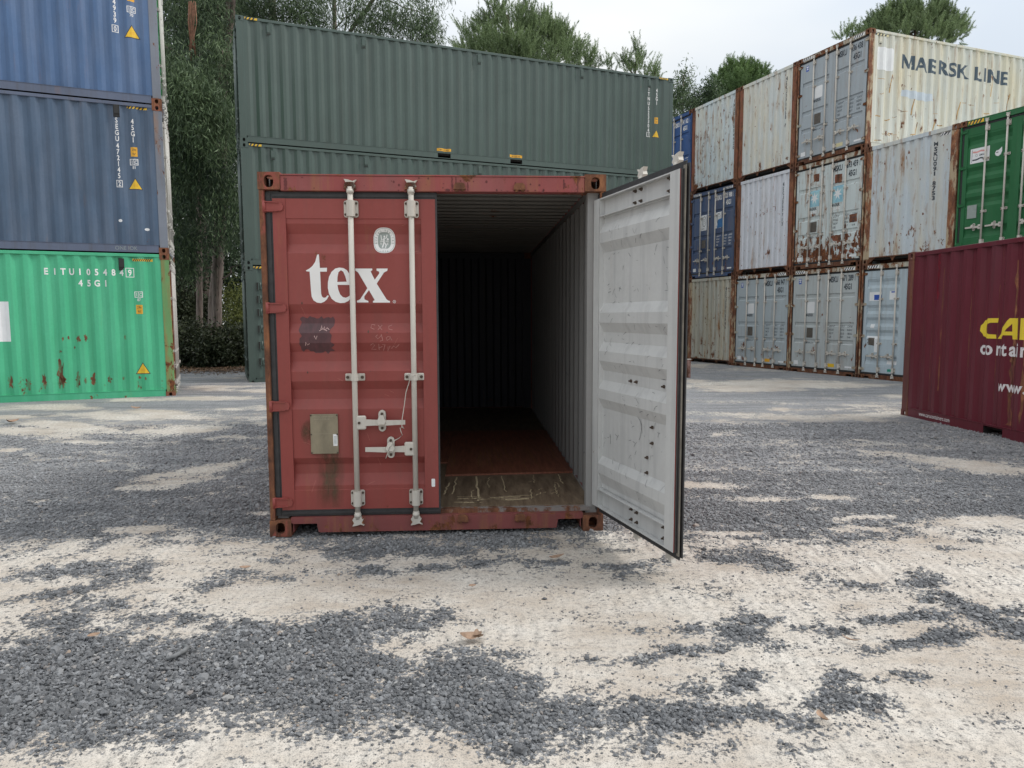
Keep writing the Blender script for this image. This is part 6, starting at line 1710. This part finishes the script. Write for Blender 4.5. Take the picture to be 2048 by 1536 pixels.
bush('olive bush far back on the right of the gap', 500, 560, 60, 140, 33, 4200, 37, 'gum_back', 0.2, 0.08)
# leaf litter under them
g = np.random.default_rng(4)
n = 2600
c0 = world_at(425, 752, 20.8)
x = c0.x + g.normal(0, 1.25, n); y = np.clip(c0.y + 0.5 + g.normal(0, 0.75, n), 18.9, 24)
a = g.uniform(0, 6.28, n); ln = g.uniform(0.05, 0.14, n); z0 = g.uniform(0.01, 0.07, n)
V = np.stack([np.stack([x, y, z0], -1), np.stack([x + np.cos(a) * ln * .5 - np.sin(a) * ln * .16, y + np.sin(a) * ln * .5 + np.cos(a) * ln * .16, z0 + .02], -1), np.stack([x + np.cos(a) * ln, y + np.sin(a) * ln, z0 + g.uniform(-.005, .05, n)], -1), np.stack([x + np.cos(a) * ln * .5 + np.sin(a) * ln * .16, y + np.sin(a) * ln * .5 - np.cos(a) * ln * .16, z0 + .01], -1)], 1).reshape(-1, 3)
me = np_mesh('leaf_litter', V, np.arange(4 * n).reshape(n, 4))
at = me.attributes.new('tint', 'FLOAT', 'FACE'); at.data.foreach_set('value', g.random(n).astype(np.float32))
M['litter'] = leaf_mat('dry_litter', (0.06, 0.035, 0.022), (0.26, 0.16, 0.09), 0.1)
lo = obj('leaf_litter', me, M['litter']); lo['kind'] = 'stuff'

def pine_cloud(blobs, sh=0.66, nl=0.16, nw=0.016, per=80, seed=1):
    """shoots of needles over the upper surface of each blob"""
    g = np.random.default_rng(seed)
    A = []; AX = []; T = []; LN = []
    for c, r, n in blobs:
        nc = max(3, int(n * 0.20)); kk = 6; n = nc * kk
        d = g.normal(size=(nc, 3)); d /= np.linalg.norm(d, axis=1)[:, None]
        rad = 0.5 + 0.58 * g.random(nc) ** 0.7
        ct = g.random(nc)
        d = np.repeat(d, kk, 0); rad = np.repeat(rad, kk)
        p = np.array(c) + d * rad[:, None] * np.array(r) + g.normal(size=(n, 3)) * 0.10
        ax = d * 0.40 + np.array([0, 0, 0.72]) + g.normal(size=(n, 3)) * 0.27
        A.append(p); AX.append(ax / np.linalg.norm(ax, axis=1)[:, None])
        T.append(np.clip(0.1 + 0.6 * np.repeat(ct, kk) + 0.3 * g.random(n), 0, 1)); LN.append(sh * g.uniform(0.55, 1.25, n))
    A = np.concatenate(A); AX = np.concatenate(AX); T = np.concatenate(T); LN = np.concatenate(LN)
    n = len(A)
    A = np.repeat(A, per, 0); AX = np.repeat(AX, per, 0); T = np.repeat(T, per); LN = np.repeat(LN, per)
    N = n * per
    s = g.random(N)
    base = A + AX * (s * LN)[:, None]
    rnd = g.normal(size=(N, 3)); rad = rnd - AX * (rnd * AX).sum(1)[:, None]; rad /= np.linalg.norm(rad, axis=1)[:, None] + 1e-9
    dr = AX * g.uniform(0.55, 1.0, N)[:, None] + rad * g.uniform(0.45, 0.9, N)[:, None]
    dr /= np.linalg.norm(dr, axis=1)[:, None]
    sd = np.cross(dr, g.normal(size=(N, 3))); sd /= np.linalg.norm(sd, axis=1)[:, None] + 1e-9
    ln = (nl * g.uniform(0.6, 1.15, N) * (1.05 - 0.5 * s))[:, None]
    V = np.stack([base - sd * nw / 2, base + sd * nw / 2, base + dr * ln], 1).reshape(-1, 3)
    me = np_mesh('crown', V, np.arange(3 * N).reshape(N, 3))
    at = me.attributes.new('tint', 'FLOAT', 'FACE'); at.data.foreach_set('value', np.clip(T * 0.75 + 0.25 * g.random(N), 0, 1).astype(np.float32))
    return me
def pine(label, px, Y, top_py, blobs, seed, leaf='pine_leaf', r=0.22, **k):
    base = ground_at(px, Y)
    bl = [pblob(a, b_, c, d, Y + e, n, f) for a, b_, c, d, e, n, f in blobs]
    me = pine_cloud(bl, seed=seed, **k)
    tp = P(px, top_py, Y)
    lb = []
    for c, r_b, n in bl:
        zz = max(1.0, c[2] - r_b[2] * 0.4 - abs(c[0] - base[0]) * 0.5)
        t_ = zz / tp[2]
        st = (base[0] + (tp[0] - base[0]) * t_, base[1], min(zz, tp[2]))
        lb.append((st, (c[0], c[1], c[2] + r_b[2] * 0.3), 0.06, 0.015))
    return tree('pine_tree', label, 'tree', base, tp, r, lb, me, M[leaf], M['pine_bark'], TG)
pine('broad bushy pine behind the middle of the slate green stack', 1015, 34, 30, [
    (945, 100, 28, 45, 0, 190, None), (975, 95, 30, 45, 0.5, 200, None), (986, 28, 14, 26, 0, 60, 0.4), (968, 35, 8, 20, 0, 22, 0.3), (1002, 22, 8, 20, 0, 24, 0.3), (1030, 85, 48, 50, 0, 420, None), (1052, 45, 18, 20, 0.3, 70, 0.6), (1085, 95, 45, 40, 0, 330, None), (1088, 58, 16, 20, 0, 60, 0.5), (1105, 65, 12, 18, 0, 40, 0.5), (1125, 95, 22, 34, 0, 120, 0.8), (1146, 112, 14, 26, 0, 60, 0.5), (1128, 72, 8, 14, 0, 20, 0.3), (1010, 120, 80, 40, -1.0, 420, 1.0), (1070, 135, 90, 30, -0.8, 300, 1.0), (960, 150, 60, 40, 0.3, 150, None)], 41)
pine('young pine leader poking up behind the right half of the slate green stack', 1172, 35, 112, [(1172, 122, 9, 22, 0, 34, 0.3), (1186, 118, 5, 18, 0, 16, 0.2), (1165, 150, 20, 20, 0, 60, 0.6), (1195, 135, 6, 8, 0, 10, 0.2)], 42, r=0.07)
pine('slender pine tip standing alone over the right end of the slate green stack', 1272, 36, 105, [(1272, 118, 7, 22, 0, 30, 0.25), (1283, 112, 5, 14, 0, 14, 0.2), (1252, 138, 6, 16, 0, 22, 0.25), (1272, 150, 18, 18, 0, 40, 0.5)], 43, r=0.06)
pine('small pine tips just left of the slate green corner', 1310, 36, 140, [(1306, 146, 5, 12, 0, 14, 0.2), (1293, 150, 5, 12, 0, 14, 0.2), (1312, 150, 5, 10, 0, 12, 0.2), (1300, 165, 16, 12, 0, 30, 0.4), (1216, 138, 4, 8, 0, 8, 0.2)], 44, r=0.05)
pine('rounded dark pine above the cream container end on the right', 1478, 42, 150, [(1455, 172, 24, 26, 0, 240, None), (1478, 158, 26, 24, 0, 260, None), (1500, 170, 22, 26, 0, 220, None), (1480, 190, 52, 28, -0.8, 360, 1.2), (1447, 205, 20, 22, 0, 140, None), (1524, 155, 7, 10, 0.5, 24, 0.4), (1458, 140, 6, 10, 0, 16, 0.3), (1490, 140, 7, 10, 0, 18, 0.3), (1509, 142, 6, 10, 0, 16, 0.3)], 45, 'pine_dark', sh=0.6, nl=0.22, nw=0.02)
pine('wide pine crown over the roof of the highest cream container', 1830, 40, 40, [(1760, 55, 28, 24, 0, 190, None), (1800, 42, 34, 22, 0, 240, None), (1845, 40, 36, 22, 0, 260, None), (1885, 55, 26, 22, 0, 170, None), (1912, 68, 14, 16, 0, 70, None), (1830, 75, 90, 26, -0.6, 380, 1.0), (1782, 34, 10, 12, 0, 26, 0.4), (1820, 28, 10, 12, 0, 26, 0.4), (1870, 30, 9, 12, 0, 24, 0.4), (1693, 72, 12, 8, 1.0, 34, 0.4), (1712, 80, 14, 12, 1.0, 40, 0.4)], 46, sh=0.6, nl=0.21, nw=0.019)
cm = leaf_cloud([pblob(1366, 185, 17, 34, 40, 900), pblob(1372, 158, 8, 12, 40, 160), pblob(1355, 210, 16, 30, 40, 600)], 0.26, 0.05, 0.5, 0.1, 51)
tree('gum_tree', 'feathery gum top between the slate green stack and the row on the right', 'tree', ground_at(1364, 40), P(1367, 150, 40), 0.12, [], cm, M['gum_leaf'], M['gum_bark'], TG)
cm = leaf_cloud([pblob(1395, 212, 24, 26, 38, 1300), pblob(1425, 195, 22, 26, 38, 1200), pblob(1420, 180, 10, 12, 38, 260), pblob(1400, 235, 40, 26, 38, 1200)], 0.20, 0.05, 0.3, 0.0, 52)
tree('olive_tree', 'olive green round headed tree left of the dark pine on the right', 'tree', ground_at(1412, 38), P(1412, 200, 38), 0.12, [], cm, M['gum_leaf'], M['pine_bark'], TG)

# ------------------------------------------------------------------ small things lying on the ground
def gpoint(px, py):
    u, v = px - 1024, py - 768
    a = u * _cr + v * _sr; b_ = -u * _sr + v * _cr
    d = _F * FPX + _R * a - _Z * b_
    t = -CAMH / d.z
    return d.x * t, d.y * t
M['dry_leaf'] = plain('dry_leaf', (0.33, 0.22, 0.15), 0.7, 0.35, 30)
def dry_leaf(px, py, ln, wd, ang, label, curl=0.3):
    x, y = gpoint(px, py)
    o = MB(); n = 7; rows = []
    for i in range(n + 1):
        t = i / n; ww = wd * math.sin(math.pi * (0.06 + 0.9 * t)) ** 0.8
        xx = (t - 0.5) * ln; zz = curl * ln * (t - 0.5) ** 2 * 2 + 0.012
        yy = 0.10 * ln * math.sin(t * 2.6)
        rows.append([(xx, yy - ww / 2, zz + ww * 0.25), (xx, yy, zz), (xx, yy + ww / 2, zz + ww * 0.25)])
    o.sheet(rows)
    r = obj('dry_leaf', o, M['dry_leaf'])
    r.location = (x, y, float(ground_z(np.array(x), np.array(y))) + 0.008); r.rotation_euler = (0.2, 0.1, ang)
    tag(r, label, 'leaf', 'dry leaves on the gravel')
dry_leaf(1645, 1443, 0.085, 0.035, 1.5, 'upright tan dry leaf at the end of the dark gravel tongue')
dry_leaf(1703, 1288, 0.10, 0.020, 2.2, 'narrow tan dry leaf on pale sand at the right')
dry_leaf(940, 1286, 0.11, 0.06, 0.3, 'broad curled brown leaf alone on the sand before the container', 0.6)
dry_leaf(957, 1282, 0.08, 0.045, 1.9, 'brown leaf scrap overlapping the broad curled one', 0.7)
dry_leaf(944, 1178, 0.05, 0.025, 0.5, 'tiny reddish leaf on sand in front of the door sill')
dry_leaf(1112, 1121, 0.14, 0.035, 0.7, 'olive brown leaf below the open door hinge')
dry_leaf(490, 1143, 0.07, 0.03, 0.4, 'reddish leaf on gravel left of the container corner')
dry_leaf(187, 1281, 0.06, 0.03, 0.9, 'pale orange leaf on gravel at the left')
dry_leaf(24, 848, 0.20, 0.10, 1.2, 'yellowish leaf before the bright green container', 0.5)
dry_leaf(272, 820, 0.16, 0.08, 0.3, 'brown leaf below the yellow warning triangle', 0.5)
x, y = gpoint(360, 1313)
mb = MB()
mb.tube([(-0.03, -0.07, 0.010), (0.0, -0.05, 0.016), (0.022, -0.01, 0.018), (0.022, 0.03, 0.016), (0.0, 0.06, 0.012), (-0.02, 0.07, 0.008)], [0.006, 0.010, 0.011, 0.011, 0.009, 0.006], 8)
o = obj('hose_scrap', mb, plain('weathered_hose', (0.17, 0.175, 0.18), 0.8, 0.3, 30)); o.location = (x, y, 0.012)
tag(o, 'short curved scrap of grey hose lying in the gravel at the left', 'hose scrap')
